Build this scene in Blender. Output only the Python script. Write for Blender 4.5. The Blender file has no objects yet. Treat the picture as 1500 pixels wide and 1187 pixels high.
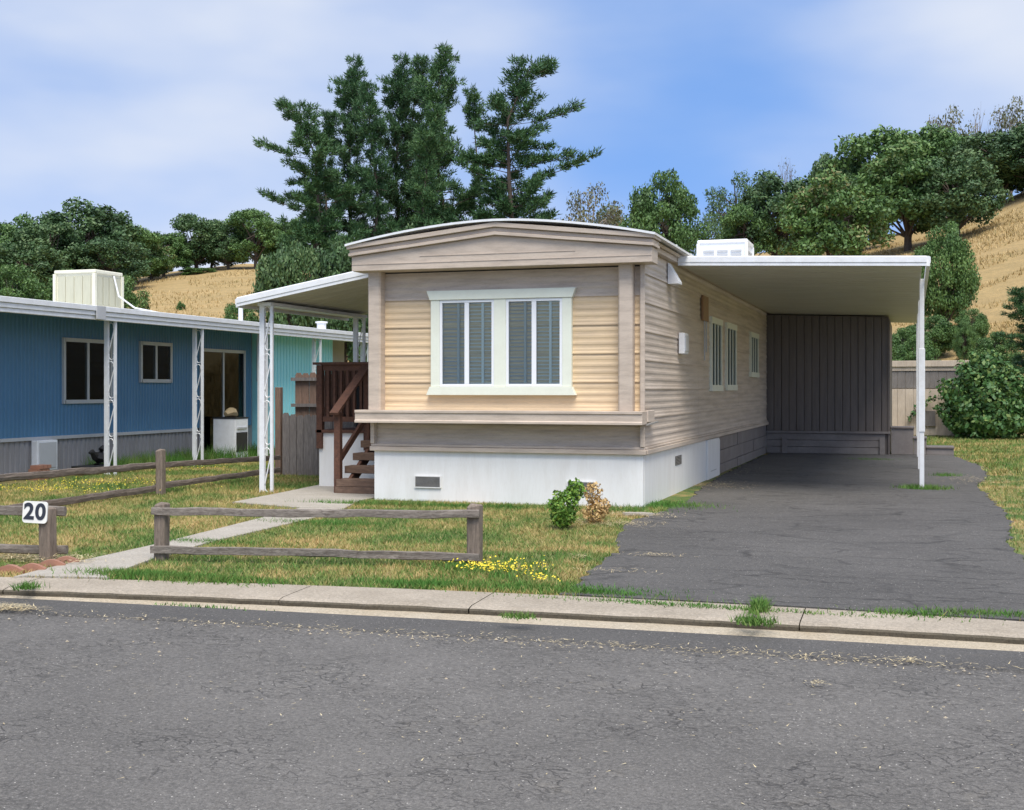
import bpy, bmesh, math, random
import numpy as np
from mathutils import Vector, Matrix
random.seed(7); rng = np.random.default_rng(7)
S = bpy.context.scene
C = S.collection

# ------------------------------------------------------------------ camera
TH = math.radians(17.84); FP = 1818.0; HOR = 570.0; CH = 1.57
cam = bpy.data.cameras.new('camera'); camo = bpy.data.objects.new('camera', cam); C.objects.link(camo)
camo.location = (0, 0, CH); camo.rotation_euler = (math.pi/2, 0, TH)
cam.sensor_width = 36; cam.lens = 36*FP/1500; cam.shift_y = -(593.5-HOR)/1500
cam.clip_start = .1; cam.clip_end = 2000
S.camera = camo

# ------------------------------------------------------------------ sky, sun, exposure
SUN_EL, SUN_AZ = math.radians(61), math.radians(152)      # azimuth clockwise from +Y: behind the camera, to the right
w = bpy.data.worlds.new('World'); S.world = w; w.use_nodes = True
nt = w.node_tree; nt.nodes.clear()
def wn(t, **k):
    n = nt.nodes.new(t)
    for a, b in k.items(): setattr(n, a, b)
    return n
tc = wn('ShaderNodeTexCoord')
lift = wn('ShaderNodeVectorMath', operation='ADD'); lift.inputs[1].default_value = (0, 0, .42)
nrm = wn('ShaderNodeVectorMath', operation='NORMALIZE')
sky = wn('ShaderNodeTexSky', sky_type='NISHITA'); sky.sun_disc = False
sky.sun_elevation = SUN_EL; sky.sun_rotation = SUN_AZ; sky.air_density = 1.1; sky.dust_density = .3; sky.ozone_density = 2.5
nt.links.new(tc.outputs['Generated'], lift.inputs[0]); nt.links.new(lift.outputs[0], nrm.inputs[0]); nt.links.new(nrm.outputs[0], sky.inputs[0])
mp = wn('ShaderNodeMapping'); mp.inputs['Scale'].default_value = (1.6, 1.6, 4.2); mp.inputs['Location'].default_value = (1.35, .3, .15)
cn = wn('ShaderNodeTexNoise'); cn.inputs['Scale'].default_value = 1.25; cn.inputs['Detail'].default_value = 5; cn.inputs['Roughness'].default_value = .42
cr = wn('ShaderNodeValToRGB'); cr.color_ramp.elements[0].position = .31; cr.color_ramp.elements[1].position = .66
cr.color_ramp.interpolation = 'EASE'
cr.color_ramp.elements[0].color = (.0, .0, .0, 1); cr.color_ramp.elements[1].color = (.92, .92, .92, 1)
mixs = wn('ShaderNodeMixRGB'); mixs.inputs[2].default_value = (4.5, 4.7, 5.1, 1)
tn = wn('ShaderNodeMixRGB', blend_type='MULTIPLY'); tn.inputs[0].default_value = 1; tn.inputs[2].default_value = (1.15, 1.32, 1.5, 1)
bg = wn('ShaderNodeBackground'); bg.inputs['Strength'].default_value = .1
out = wn('ShaderNodeOutputWorld')
nt.links.new(tc.outputs['Generated'], mp.inputs[0]); nt.links.new(mp.outputs[0], cn.inputs['Vector'])
nt.links.new(cn.outputs[0], cr.inputs[0]); nt.links.new(cr.outputs[0], mixs.inputs[0]); nt.links.new(sky.outputs[0], tn.inputs[1]); nt.links.new(tn.outputs[0], mixs.inputs[1])
nt.links.new(mixs.outputs[0], bg.inputs[0]); nt.links.new(bg.outputs[0], out.inputs[0])
sl = bpy.data.lights.new('sun', 'SUN'); sl.energy = 2.5; sl.angle = math.radians(36); sl.color = (1, .94, .84)
so = bpy.data.objects.new('sun', sl); C.objects.link(so)
sd = Vector((math.sin(SUN_AZ)*math.cos(SUN_EL), math.cos(SUN_AZ)*math.cos(SUN_EL), math.sin(SUN_EL)))
so.rotation_euler = sd.to_track_quat('Z', 'Y').to_euler(); so.location = (10, -20, 40)
S.view_settings.view_transform = 'Standard'; S.view_settings.look = 'None'
S.view_settings.gamma = 1; S.view_settings.use_curve_mapping = False
S.view_settings.exposure = .9

# ------------------------------------------------------------------ pixel helpers (photo pixel -> direction)
ST, CT = math.sin(TH), math.cos(TH)
def ray(x, y):
    u = (x-750)/FP; v = (HOR-y)/FP
    return (-ST+u*CT, CT+u*ST, v)
def pg(x, y, z=0.0):                    # on the level z
    d = ray(x, y); t = (z-CH)/d[2]; return (d[0]*t, d[1]*t, z)
def pY(x, y, Y):                        # on the plane Y = const
    d = ray(x, y); t = Y/d[1]; return (d[0]*t, Y, CH+d[2]*t)
def pX(x, y, X):
    d = ray(x, y); t = X/d[0]; return (X, d[1]*t, CH+d[2]*t)
def pdist(x, y, r):                     # at horizontal range r
    d = ray(x, y); t = r/math.hypot(d[0], d[1]); return (d[0]*t, d[1]*t, CH+d[2]*t)

# ------------------------------------------------------------------ materials
def M(name):
    m = bpy.data.materials.new(name); m.use_nodes = True
    n = m.node_tree; n.nodes.clear()
    o = n.nodes.new('ShaderNodeOutputMaterial'); b = n.nodes.new('ShaderNodeBsdfPrincipled')
    n.links.new(b.outputs[0], o.inputs[0])
    return m, n, b
def N(n, t, ins=None, **k):
    x = n.nodes.new(t)
    for a, b in k.items(): setattr(x, a, b)
    for a, b in (ins or {}).items():
        if isinstance(b, bpy.types.NodeSocket): n.links.new(b, x.inputs[a])
        else: x.inputs[a].default_value = b
    return x
def c4(c): return (c[0], c[1], c[2], 1)
def noise(n, vec, scale, detail=4, rough=.55, dist=0):
    return N(n, 'ShaderNodeTexNoise', {'Vector': vec, 'Scale': scale, 'Detail': detail, 'Roughness': rough, 'Distortion': dist}).outputs[0]
def ramp(n, fac, stops, interp='LINEAR'):
    r = N(n, 'ShaderNodeValToRGB', {0: fac}); r.color_ramp.interpolation = interp
    e = r.color_ramp.elements
    while len(e) < len(stops): e.new(.5)
    for i, (p, c) in enumerate(stops): e[i].position = p; e[i].color = c4(c) if not isinstance(c, (int, float)) else (c, c, c, 1)
    return r.outputs[0]
def mix(n, fac, a, b, mode='MIX'):
    x = N(n, 'ShaderNodeMixRGB', blend_type=mode)
    for i, v in ((0, fac), (1, a), (2, b)):
        if isinstance(v, bpy.types.NodeSocket): n.links.new(v, x.inputs[i])
        elif i == 0: x.inputs[0].default_value = v
        else: x.inputs[i].default_value = c4(v)
    return x.outputs[0]
def bump(n, b, h, strength, dist=.01):
    x = N(n, 'ShaderNodeBump', {'Height': h, 'Strength': strength, 'Distance': dist}); n.links.new(x.outputs[0], b.inputs['Normal'])
def ocoord(n, scale=(1, 1, 1)):
    t = n.nodes.new('ShaderNodeTexCoord'); m = N(n, 'ShaderNodeMapping', {'Scale': scale}); n.links.new(t.outputs['Object'], m.inputs[0]); return m.outputs[0]
def wcoord(n, scale=(1, 1, 1)):
    t = n.nodes.new('ShaderNodeNewGeometry'); m = N(n, 'ShaderNodeMapping', {'Scale': scale}); n.links.new(t.outputs['Position'], m.inputs[0]); return m.outputs[0]

def painted(name, col, dirt=(.16, .13, .11), amt=.35, stretch=(1, 1, 1), rough=.55, sc=3.0, bmp=.1):
    m, n, b = M(name)
    v = wcoord(n, stretch)
    f = ramp(n, noise(n, v, sc, 6, .65), [(.42, 0.0), (.75, 1.0)])
    f2 = ramp(n, noise(n, v, sc*9, 3, .6), [(.5, 0.0), (.8, 1.0)])
    c = mix(n, N(n, 'ShaderNodeMath', {0: f, 1: amt}, operation='MULTIPLY').outputs[0], col, dirt)
    c = mix(n, N(n, 'ShaderNodeMath', {0: f2, 1: amt*.6}, operation='MULTIPLY').outputs[0], c, dirt)
    n.links.new(c, b.inputs['Base Color']); b.inputs['Roughness'].default_value = rough
    bump(n, b, noise(n, v, sc*14, 3), bmp, .004)
    return m
def wood(name, a, bcol, axis=(1, 1, 1), sc=9, rough=.85):
    m, n, b = M(name)
    v = wcoord(n, axis)
    f = noise(n, v, sc, 6, .7, .6)
    g = noise(n, wcoord(n), 1.7, 2)
    c = mix(n, ramp(n, f, [(.33, 0.0), (.68, 1.0)]), a, bcol)
    c = mix(n, ramp(n, g, [(.35, 0.0), (.8, .5)]), c, (a[0]*.45, a[1]*.43, a[2]*.42))
    n.links.new(c, b.inputs['Base Color']); b.inputs['Roughness'].default_value = rough
    bump(n, b, f, .7, .012)
    return m
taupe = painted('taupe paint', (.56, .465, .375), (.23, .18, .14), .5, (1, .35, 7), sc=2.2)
taupe_side = painted('taupe side paint', (.60, .505, .415), (.20, .155, .12), .55, (3, .35, 6), sc=2.0)
cream = painted('cream siding paint', (.72, .54, .335), (.36, .28, .20), .6, (.5, 1, 7), sc=2.0)
trimpaint = painted('window trim paint', (.76, .78, .66), (.5, .48, .38), .2, sc=4)
white = painted('white paint', (.82, .81, .78), (.55, .50, .43), .28, (2.5, 2.5, .5), sc=2.5)
whitem = painted('white metal', (.78, .79, .80), (.42, .40, .37), .3, (2, 2, 2), .4, sc=3)
soffit = painted('soffit paint', (.60, .58, .50), (.34, .30, .24), .4, (.6, 3, 1), sc=2)
brown = painted('brown board paint', (.15, .125, .112), (.06, .053, .05), .5, (5, 5, .5), sc=2.5)
skirtgrey = painted('grey skirt paint', (.19, .165, .155), (.42, .40, .37), .3, (1, 1, 1), sc=2.0)
bluem = painted('blue metal', (.085, .215, .36), (.05, .13, .22), .3, (2, 2, .4), .45, sc=1.5)
turq = painted('turquoise metal', (.33, .76, .82), (.22, .55, .62), .3, (2, 2, .4), .45, sc=1.5)
bskirt = painted('blue home skirt', (.30, .29, .29), (.16, .15, .14), .5, (3, 3, .6), sc=2)
coolm = painted('cooler cream', (.74, .72, .58), (.45, .42, .33), .25, sc=4)
coold = painted('cooler pads', (.50, .49, .37), (.3, .29, .2), .3, (6, 6, 1), sc=4)
dark = painted('dark interior', (.018, .019, .022), (.01, .01, .01), .3)
blindm = painted('blind grey', (.46, .46, .50), (.3, .3, .33), .2)
blindw = painted('blind white', (.74, .76, .76), (.5, .5, .5), .15)
vinyl = painted('white vinyl', (.82, .83, .84), (.6, .6, .6), .1, rough=.35)
gmetal = painted('grey vent metal', (.30, .29, .27), (.14, .13, .12), .5, sc=9)
alum = painted('window aluminium', (.48, .49, .50), (.3, .3, .3), .3, rough=.4)
rustb = painted('rusty brown', (.30, .17, .08), (.14, .08, .05), .5, sc=8)
blackm = painted('black plastic', (.012, .012, .013), (.03, .03, .03), .3, rough=.5)
brick = painted('terracotta', (.36, .17, .11), (.2, .12, .09), .5, sc=12)
tan = painted('tan cloth', (.48, .36, .19), (.25, .18, .1), .5, sc=9)
signw = painted('sign enamel', (.80, .79, .74), (.45, .40, .32), .35, sc=14)
ink = painted('sign ink', (.02, .025, .04), (.05, .05, .06), .3)
greyrail = wood('weathered rail', (.27, .235, .20), (.10, .08, .065), (3, 12, 12), 4)
greyraily = wood('weathered rail along', (.25, .20, .165), (.09, .07, .055), (12, 2, 12), 4)
postwood = wood('post wood', (.29, .23, .18), (.11, .085, .065), (12, 12, 2), 4)
redwood = wood('stained redwood', (.17, .075, .045), (.065, .032, .022), (4, 4, 4), 5)
treadw = wood('worn tread', (.22, .14, .095), (.09, .055, .04), (2, 10, 10), 4)
fencew = wood('grey fence board', (.24, .21, .19), (.09, .08, .075), (14, 14, 1.2), 4)
fencer = wood('brown fence board', (.27, .17, .12), (.11, .075, .055), (14, 14, 1.2), 4)
shedw = wood('pale shed board', (.60, .50, .39), (.42, .34, .26), (10, 10, 1), 4)
shedg = wood('grey shed board', (.25, .22, .20), (.12, .11, .10), (12, 12, 1), 4)
bark = wood('bark', (.15, .115, .09), (.05, .04, .032), (6, 6, 1.2), 3)
deadw = wood('dead branch', (.30, .26, .22), (.15, .13, .11), (4, 4, 1), 3)

def glassmat(name, tint, ior=1.5):
    m = bpy.data.materials.new(name); m.use_nodes = True; n = m.node_tree; n.nodes.clear()
    o = n.nodes.new('ShaderNodeOutputMaterial')
    g = N(n, 'ShaderNodeBsdfGlossy', {'Color': (.9, .95, .93, 1), 'Roughness': .02}); t = N(n, 'ShaderNodeBsdfTransparent', {'Color': c4(tint)})
    fr = N(n, 'ShaderNodeFresnel', {'IOR': ior}); k = N(n, 'ShaderNodeMath', {0: fr.outputs[0], 1: .0}, operation='ADD')
    x = N(n, 'ShaderNodeMixShader', {0: k.outputs[0], 1: t.outputs[0], 2: g.outputs[0]}); n.links.new(x.outputs[0], o.inputs[0])
    return m
glass = glassmat('window glass', (.92, .96, .945)); glassd = glassmat('dark window glass', (.30, .33, .35), 1.3)

def asphalt(name, base, crack=.6, warm=(.2, .17, .13), sc=1.0):
    m, n, b = M(name)
    v = wcoord(n)
    big = noise(n, v, .55, 5, .6); med = noise(n, v, 7, 4, .6); fine = N(n, 'ShaderNodeMath', {0: N(n, 'ShaderNodeMath', {0: noise(n, v, 150, 3, .7), 1: noise(n, v, 48, 3, .7)}, operation='ADD').outputs[0], 1: .5}, operation='MULTIPLY').outputs[0]
    c = mix(n, ramp(n, big, [(.3, 0.0), (.7, 1.0)]), [q*.74 for q in base], [q*1.26 for q in base])
    c = mix(n, ramp(n, med, [(.35, 0.0), (.75, .35)]), c, [q*1.35 for q in base])
    c = mix(n, ramp(n, fine, [(.36, .8), (.50, 0.0)]), c, [q*.35 for q in base])
    c = mix(n, ramp(n, fine, [(.53, 0.0), (.66, .8)]), c, [min(1, q*2.4) for q in base])
    vo = N(n, 'ShaderNodeTexVoronoi', {'Vector': v, 'Scale': 34.0, 'Randomness': 1.0})
    sp = N(n, 'ShaderNodeMath', {0: vo.outputs['Distance'], 1: .13}, operation='LESS_THAN').outputs[0]
    pick = N(n, 'ShaderNodeSeparateColor', {0: vo.outputs['Color']}).outputs[0]
    sp = N(n, 'ShaderNodeMath', {0: sp, 1: N(n, 'ShaderNodeMath', {0: pick, 1: .78}, operation='GREATER_THAN').outputs[0]}, operation='MULTIPLY').outputs[0]
    c = mix(n, sp, c, (.5, .47, .42))
    dv = N(n, 'ShaderNodeVectorMath', {0: v, 1: N(n, 'ShaderNodeVectorMath', {0: N(n, 'ShaderNodeTexNoise', {'Vector': v, 'Scale': 5.0, 'Detail': 4.0}).outputs['Color'], 1: (.32, .32, 0)}, operation='MULTIPLY').outputs[0]}, operation='ADD').outputs[0]
    stv = N(n, 'ShaderNodeMapping', {'Vector': dv, 'Scale': (.75, 2.0, 1)}).outputs[0]
    e1 = N(n, 'ShaderNodeTexVoronoi', {'Vector': stv, 'Scale': 8.5*sc}, feature='DISTANCE_TO_EDGE').outputs[0]
    ck = ramp(n, e1, [(.0, 1.0), (.05, 0.0)])
    msk = ramp(n, noise(n, v, 1.3, 4, .6), [(.38, 0.0), (.62, 1.0)])
    ck = N(n, 'ShaderNodeMath', {0: ck, 1: msk}, operation='MULTIPLY').outputs[0]
    c = mix(n, N(n, 'ShaderNodeMath', {0: ck, 1: crack}, operation='MULTIPLY').outputs[0], c, [q*.22 for q in base])
    ds = ramp(n, noise(n, v, 2.6, 6, .75), [(.60, 0.0), (.80, .4)])
    c = mix(n, ds, c, warm)
    n.links.new(c, b.inputs['Base Color']); b.inputs['Roughness'].default_value = .9
    hh = N(n, 'ShaderNodeMath', {0: fine, 1: N(n, 'ShaderNodeMath', {0: ck, 1: -1.2*crack}, operation='MULTIPLY').outputs[0]}, operation='ADD').outputs[0]
    bump(n, b, hh, .6, .012)
    return m
road_m = asphalt('old asphalt', (.118, .110, .100), .8, (.25, .22, .17))
strip_m = asphalt('newer asphalt strip', (.082, .077, .071), .15)
drive_m = asphalt('driveway asphalt', (.080, .075, .069), .75, (.20, .18, .15), .16)
def concrete(name, base, dirtc=(.16, .13, .09)):
    m, n, b = M(name); v = wcoord(n)
    f = N(n, 'ShaderNodeMath', {0: N(n, 'ShaderNodeMath', {0: noise(n, v, 150, 3, .7), 1: noise(n, v, 45, 3, .7)}, operation='ADD').outputs[0], 1: .5}, operation='MULTIPLY').outputs[0]; g = noise(n, v, 2.2, 6, .65)
    c = mix(n, ramp(n, g, [(.35, 0.0), (.75, .55)]), base, dirtc)
    c = mix(n, ramp(n, f, [(.38, .7), (.49, 0.0)]), c, [q*.45 for q in base])
    c = mix(n, ramp(n, f, [(.53, 0.0), (.66, .6)]), c, [min(1, q*1.6) for q in base])
    n.links.new(c, b.inputs['Base Color']); b.inputs['Roughness'].default_value = .92
    bump(n, b, f, .6, .01); return m
kerb_m = concrete('kerb concrete', (.38, .325, .255)); gutter_m = concrete('gutter concrete', (.42, .36, .27), (.3, .22, .12)); path_m = concrete('path concrete', (.40, .365, .31), (.26, .22, .17))
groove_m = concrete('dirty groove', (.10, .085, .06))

def lawncol(n, v):
    a = noise(n, v, .75, 5, .65, .3); d = noise(n, v, 4.5, 4, .65)
    s = N(n, 'ShaderNodeMath', {0: a, 1: N(n, 'ShaderNodeMath', {0: d, 1: .5}, operation='MULTIPLY').outputs[0]}, operation='ADD').outputs[0]
    return ramp(n, s, [(.60, (.055, .145, .015)), (.71, (.13, .19, .03)), (.79, (.33, .27, .085)), (.92, (.50, .35, .14))])
def lawnmat(name, blade):
    m, n, b = M(name); v = wcoord(n); flat = N(n, 'ShaderNodeMapping', {'Vector': v, 'Scale': (1, 1, 0)}).outputs[0]
    c = lawncol(n, flat)
    if blade:
        at = N(n, 'ShaderNodeAttribute', attribute_name='tint').outputs['Fac']
        c = mix(n, ramp(n, at, [(0, 0.0), (.7, .12), (1, .8)]), c, (.46, .36, .17))
        c = mix(n, ramp(n, at, [(0, .97), (.12, .8), (.38, 0.0)]), c, (.055, .17, .018))
    else:
        f = noise(n, v, 60, 4, .7)
        c = mix(n, ramp(n, f, [(.35, .6), (.6, 0.0)]), c, (.10, .085, .04))
        bump(n, b, f, .8, .03)
    n.links.new(c, b.inputs['Base Color']); b.inputs['Roughness'].default_value = .8
    return m
lawn_m = lawnmat('lawn soil and turf', False); blade_m = lawnmat('grass blades', True)
def tintmat(name, stops, rough=.6, trans=True):
    m, n, b = M(name)
    at = N(n, 'ShaderNodeAttribute', attribute_name='tint').outputs['Fac']
    oi = n.nodes.new('ShaderNodeObjectInfo')
    f = N(n, 'ShaderNodeMath', {0: at, 1: N(n, 'ShaderNodeMath', {0: oi.outputs['Random'], 1: .25}, operation='MULTIPLY').outputs[0]}, operation='ADD').outputs[0]
    n.links.new(ramp(n, f, stops), b.inputs['Base Color']); b.inputs['Roughness'].default_value = rough
    return m
oakleaf = tintmat('oak leaves', [(0, (.032, .078, .018)), (.5, (.066, .142, .030)), (.95, (.125, .215, .050)), (1.0, (.2, .19, .07))])
oakdark = tintmat('dark oak leaves', [(0, (.026, .062, .020)), (.6, (.054, .116, .034)), (1.0, (.11, .17, .055))])
oliveleaf = tintmat('olive leaves', [(0, (.05, .065, .025)), (.6, (.11, .12, .05)), (1.0, (.22, .17, .08))])
pineneedle = tintmat('pine needles', [(0, (.018, .058, .020)), (.5, (.038, .105, .032)), (1.0, (.085, .165, .045))])
brightleaf = tintmat('bright leaves', [(0, (.05, .13, .015)), (.5, (.12, .25, .025)), (1.0, (.32, .38, .05))])
bushleaf = tintmat('bush leaves', [(0, (.025, .075, .018)), (.6, (.060, .150, .030)), (1.0, (.20, .24, .06))])
dryleaf = tintmat('dry leaves', [(0, (.34, .20, .07)), (1, (.60, .42, .18))])
straw_m = tintmat('straw', [(0, (.38, .29, .15)), (1, (.66, .55, .33))])
hillblade_m = tintmat('dry hill grass', [(0, (.20, .19, .06)), (.3, (.34, .25, .10)), (1, (.50, .36, .16))])
flower_m = tintmat('yellow petals', [(0, (.70, .50, .02)), (1, (.85, .70, .05))])
def hillmat():
    m, n, b = M('dry grass hill'); v = wcoord(n)
    a = noise(n, v, .07, 5, .6); st = noise(n, wcoord(n, (.25, .25, 3.2)), 1.2, 5, .65); f = noise(n, v, 3, 5, .7)
    c = mix(n, ramp(n, a, [(.35, 0.0), (.7, 1.0)]), (.44, .30, .13), (.36, .255, .105))
    c = mix(n, ramp(n, st, [(.42, .45), (.58, 0.0)]), c, (.25, .18, .075))
    c = mix(n, ramp(n, f, [(.40, .4), (.58, 0.0)]), c, (.22, .17, .07))
    n.links.new(c, b.inputs['Base Color']); b.inputs['Roughness'].default_value = .95
    bump(n, b, f, .6, .2); return m
hill_m = hillmat()

# ------------------------------------------------------------------ mesh helpers
class MB:
    def __init__(s): s.v = []; s.f = []
    def add(s, vs, fs):
        o = len(s.v); s.v += [tuple(p) for p in vs]; s.f += [tuple(i+o for i in f) for f in fs]; return s
    def box(s, x0, x1, y0, y1, z0, z1):
        return s.add([(x0,y0,z0),(x1,y0,z0),(x1,y1,z0),(x0,y1,z0),(x0,y0,z1),(x1,y0,z1),(x1,y1,z1),(x0,y1,z1)],
                     [(0,3,2,1),(4,5,6,7),(0,1,5,4),(1,2,6,5),(2,3,7,6),(3,0,4,7)])
    def prism(s, poly, axis, a, b):     # poly of 2D points (other two axes in order), extruded along axis
        def P(p, t): return {'x': (t, p[0], p[1]), 'y': (p[0], t, p[1]), 'z': (p[0], p[1], t)}[axis]
        n = len(poly); vs = [P(p, a) for p in poly]+[P(p, b) for p in poly]
        fs = [tuple(range(n)), tuple(range(2*n-1, n-1, -1))]+[(i, i+n, (i+1) % n+n, (i+1) % n) for i in range(n)]
        return s.add(vs, fs)
    def bar(s, p, q, w, h):
        p, q = Vector(p), Vector(q); d = (q-p).normalized(); up = Vector((0, 0, 1)) if abs(d.z) < .95 else Vector((0, 1, 0))
        a = d.cross(up).normalized()*w/2; b = a.cross(d).normalized()*h/2
        return s.add([p-a-b, p+a-b, p+a+b, p-a+b, q-a-b, q+a-b, q+a+b, q-a+b], [(0,3,2,1),(4,5,6,7),(0,1,5,4),(1,2,6,5),(2,3,7,6),(3,0,4,7)])
    def tube(s, pts, r, n=6):
        pts = [Vector(p) for p in pts]; rs = r if isinstance(r, (list, tuple)) else [r]*len(pts); o = len(s.v)
        for i, p in enumerate(pts):
            d = (pts[min(i+1, len(pts)-1)]-pts[max(i-1, 0)]).normalized(); up = Vector((0, 0, 1)) if abs(d.z) < .9 else Vector((0, 1, 0))
            a = d.cross(up).normalized(); b = a.cross(d)
            for k in range(n): t = 2*math.pi*k/n; s.v.append(tuple(p+(a*math.cos(t)+b*math.sin(t))*rs[i]))
        for i in range(len(pts)-1):
            for k in range(n): s.f.append((o+i*n+k, o+i*n+(k+1) % n, o+(i+1)*n+(k+1) % n, o+(i+1)*n+k))
        s.f.append(tuple(o+k for k in range(n-1, -1, -1))); s.f.append(tuple(o+(len(pts)-1)*n+k for k in range(n)))
        return s
    def mesh(s, name, mat, L=(0, 0, 0)):
        me = bpy.data.meshes.new(name); me.from_pydata([(p[0]-L[0], p[1]-L[1], p[2]-L[2]) for p in s.v], [], s.f)
        bm = bmesh.new(); bm.from_mesh(me); bmesh.ops.recalc_face_normals(bm, faces=bm.faces); bm.to_mesh(me); bm.free()
        me.materials.append(mat); return me
    def build(s, name, mat, parent=None, bevel=0):
        L = WL.get(parent, (0, 0, 0)) if parent else (0, 0, 0)
        o = bpy.data.objects.new(name, s.mesh(name, mat, L)); C.objects.link(o)
        if parent: o.parent = parent; WL[o] = L
        if bevel:
            b = o.modifiers.new('bevel', 'BEVEL'); b.width = bevel; b.segments = 1; b.limit_method = 'ANGLE'
        return o
WL = {}
def tag(o, label=None, cat=None, group=None, kind=None):
    for k, v in (('label', label), ('category', cat), ('group', group), ('kind', kind)):
        if v: o[k] = v
    return o
def thing(name, label, cat, loc, group=None):
    o = bpy.data.objects.new(name, None); C.objects.link(o); o.location = loc; o.empty_display_size = .2; WL[o] = tuple(loc)
    return tag(o, label, cat, group)
def put(name, me, loc, parent=None, rz=0, scale=None):      # one more object on shared mesh data, loc in world terms
    o = bpy.data.objects.new(name, me); C.objects.link(o)
    L = WL.get(parent, (0, 0, 0)) if parent else (0, 0, 0)
    o.location = (loc[0]-L[0], loc[1]-L[1], loc[2]-L[2]); o.rotation_euler.z = rz
    if scale: o.scale = scale
    if parent: o.parent = parent; WL[o] = tuple(loc)
    return o
def B(*a): return MB().box(*a)
def npmesh(name, V, nper, mat, tint=None, smooth=False):     # many loose triangles or quads
    me = bpy.data.meshes.new(name); nv = len(V); nf = nv//nper
    me.vertices.add(nv); me.vertices.foreach_set('co', np.ascontiguousarray(V, dtype=np.float32).ravel())
    me.loops.add(nv); me.loops.foreach_set('vertex_index', np.arange(nv, dtype=np.int32))
    me.polygons.add(nf); me.polygons.foreach_set('loop_start', np.arange(0, nv, nper, dtype=np.int32)); me.polygons.foreach_set('loop_total', np.full(nf, nper, dtype=np.int32))
    if tint is not None:
        at = me.attributes.new('tint', 'FLOAT', 'FACE'); at.data.foreach_set('value', np.asarray(tint, dtype=np.float32))
    me.materials.append(mat); me.update(calc_edges=True); return me
def obj(name, me, parent=None):
    o = bpy.data.objects.new(name, me); C.objects.link(o)
    if parent: o.parent = parent
    return o

# ------------------------------------------------------------------ ground, hills, road
def sstep(a, b, x): t = np.clip((x-a)/(b-a), 0, 1); return t*t*(3-2*t)
def hz(x, y):
    x = np.asarray(x, float); y = np.asarray(y, float)
    r = np.hypot(x, y)+1e-6; az = np.arctan2(x, np.maximum(y, 1e-3))        # bearing from the road
    sl_ = np.interp(az, np.radians([-60, -41, -30, -18, -8, -2, 2, 6, 25]), [.125, .135, .172, .17, .18, .20, .225, .27, .30])
    d = np.minimum(r, 150)-46
    z = sl_*np.where(d > 0, d*d/(d+10), 0)+np.where(r > 150, (r-150)*.03*np.clip(1-(r-150)/300, 0, 1), 0)
    z += .5*np.sin(x*.09+1)*np.sin(y*.07)*sstep(55, 90, r)
    return np.where(r < 46, -.35+.35*sstep(40, 46, r), z)
gx = np.concatenate([np.arange(-420, -150, 15), np.arange(-150, 110, 2.5), np.arange(110, 421, 15)]); gy = np.concatenate([np.arange(-60, 30, 6), np.arange(30, 190, 2.0), np.arange(190, 601, 15)])
X, Y = np.meshgrid(gx, gy); Z = hz(X, Y); Z = np.where(Y < 25, -.35, Z)
nx, ny = len(gx), len(gy)
idx = np.arange(nx*ny).reshape(ny, nx)
me = bpy.data.meshes.new('ground'); me.from_pydata(np.stack([X.ravel(), Y.ravel(), Z.ravel()], 1).tolist(), [], np.stack([idx[:-1, :-1].ravel(), idx[:-1, 1:].ravel(), idx[1:, 1:].ravel(), idx[1:, :-1].ravel()], 1).tolist())
me.materials.append(hill_m); me.polygons.foreach_set('use_smooth', [True]*len(me.polygons))
tag(obj('ground', me), 'golden dry grass hillsides rising behind the homes', None, None, 'structure')

def fit(pts, z):
    P = np.array([pg(x, y, z)[:2] for x, y in pts]); k = np.polyfit(P[:, 0], P[:, 1], 2)
    lo, hi = P[:, 0].min()-.5, P[:, 0].max()+.5
    def f(x):
        x = np.asarray(x, float); xc = np.clip(x, lo, hi); return np.polyval(k, xc)+(x-xc)*(2*k[0]*xc+k[1])
    return f
kb = fit([(40, 847), (500, 859), (827, 874), (1100, 888), (1500, 911)], 0)
gr = fit([(23, 866), (480, 883), (1000, 909), (1500, 936)], -.03)
ge = fit([(0, 877), (490, 900), (900, 923), (1000, 929), (1500, 956)], -.085)
se = fit([(0, 896), (490, 917), (900, 946), (1000, 951), (1500, 981)], -.085)
def ribbon(name, rows, mat, xs, label, wob=0):     # rows: list of (yfunc, z)
    m = MB(); n = len(xs)
    for j, (f, z) in enumerate(rows):
        ys = f(xs)
        if wob and 0 < j < len(rows)-1: ys = ys+rng.normal(0, wob, n)
        for x, y in zip(xs, ys): m.v.append((x, y, z))
    for j in range(len(rows)-1):
        for i in range(n-1): m.f.append((j*n+i, j*n+i+1, (j+1)*n+i+1, (j+1)*n+i))
    o = m.build(name, mat); tag(o, label, None, None, 'structure'); return o
xs = np.arange(-45, 31, .25)
wobx = np.cumsum(rng.normal(0, .012, len(xs))); wobx -= np.convolve(wobx, np.ones(25)/25, 'same')
ribbon('road', [(lambda x: 0*x-30, -.10), (lambda x: se(x)-2.5, -.085), (lambda x: se(x)-.02+wobx, -.097)], road_m, xs, 'old cracked grey asphalt road in front of the homes')
ribbon('road_edge_strip', [(lambda x: se(x)-.05+wobx, -.12), (lambda x: se(x)+wobx, -.083), (lambda x: ge(x)+.02, -.080)], strip_m, xs, 'darker newer asphalt strip along the gutter')
ribbon('gutter', [(lambda x: ge(x)-.02, -.086), (lambda x: ge(x)+.03, -.076), (lambda x: gr(x)-.015, -.066), (lambda x: gr(x)+.06, -.072)], gutter_m, xs, 'pale concrete gutter pan below the kerb')
ker = thing('kerb', 'low rolled concrete kerb along the lawn and driveway', None, (0, 0, 0)); tag(ker, kind='structure')
cuts = [-45, -30, -20, -13, -6.87, -4.55, -3.06, -.72, 1.2, 5, 12, 30]
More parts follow.
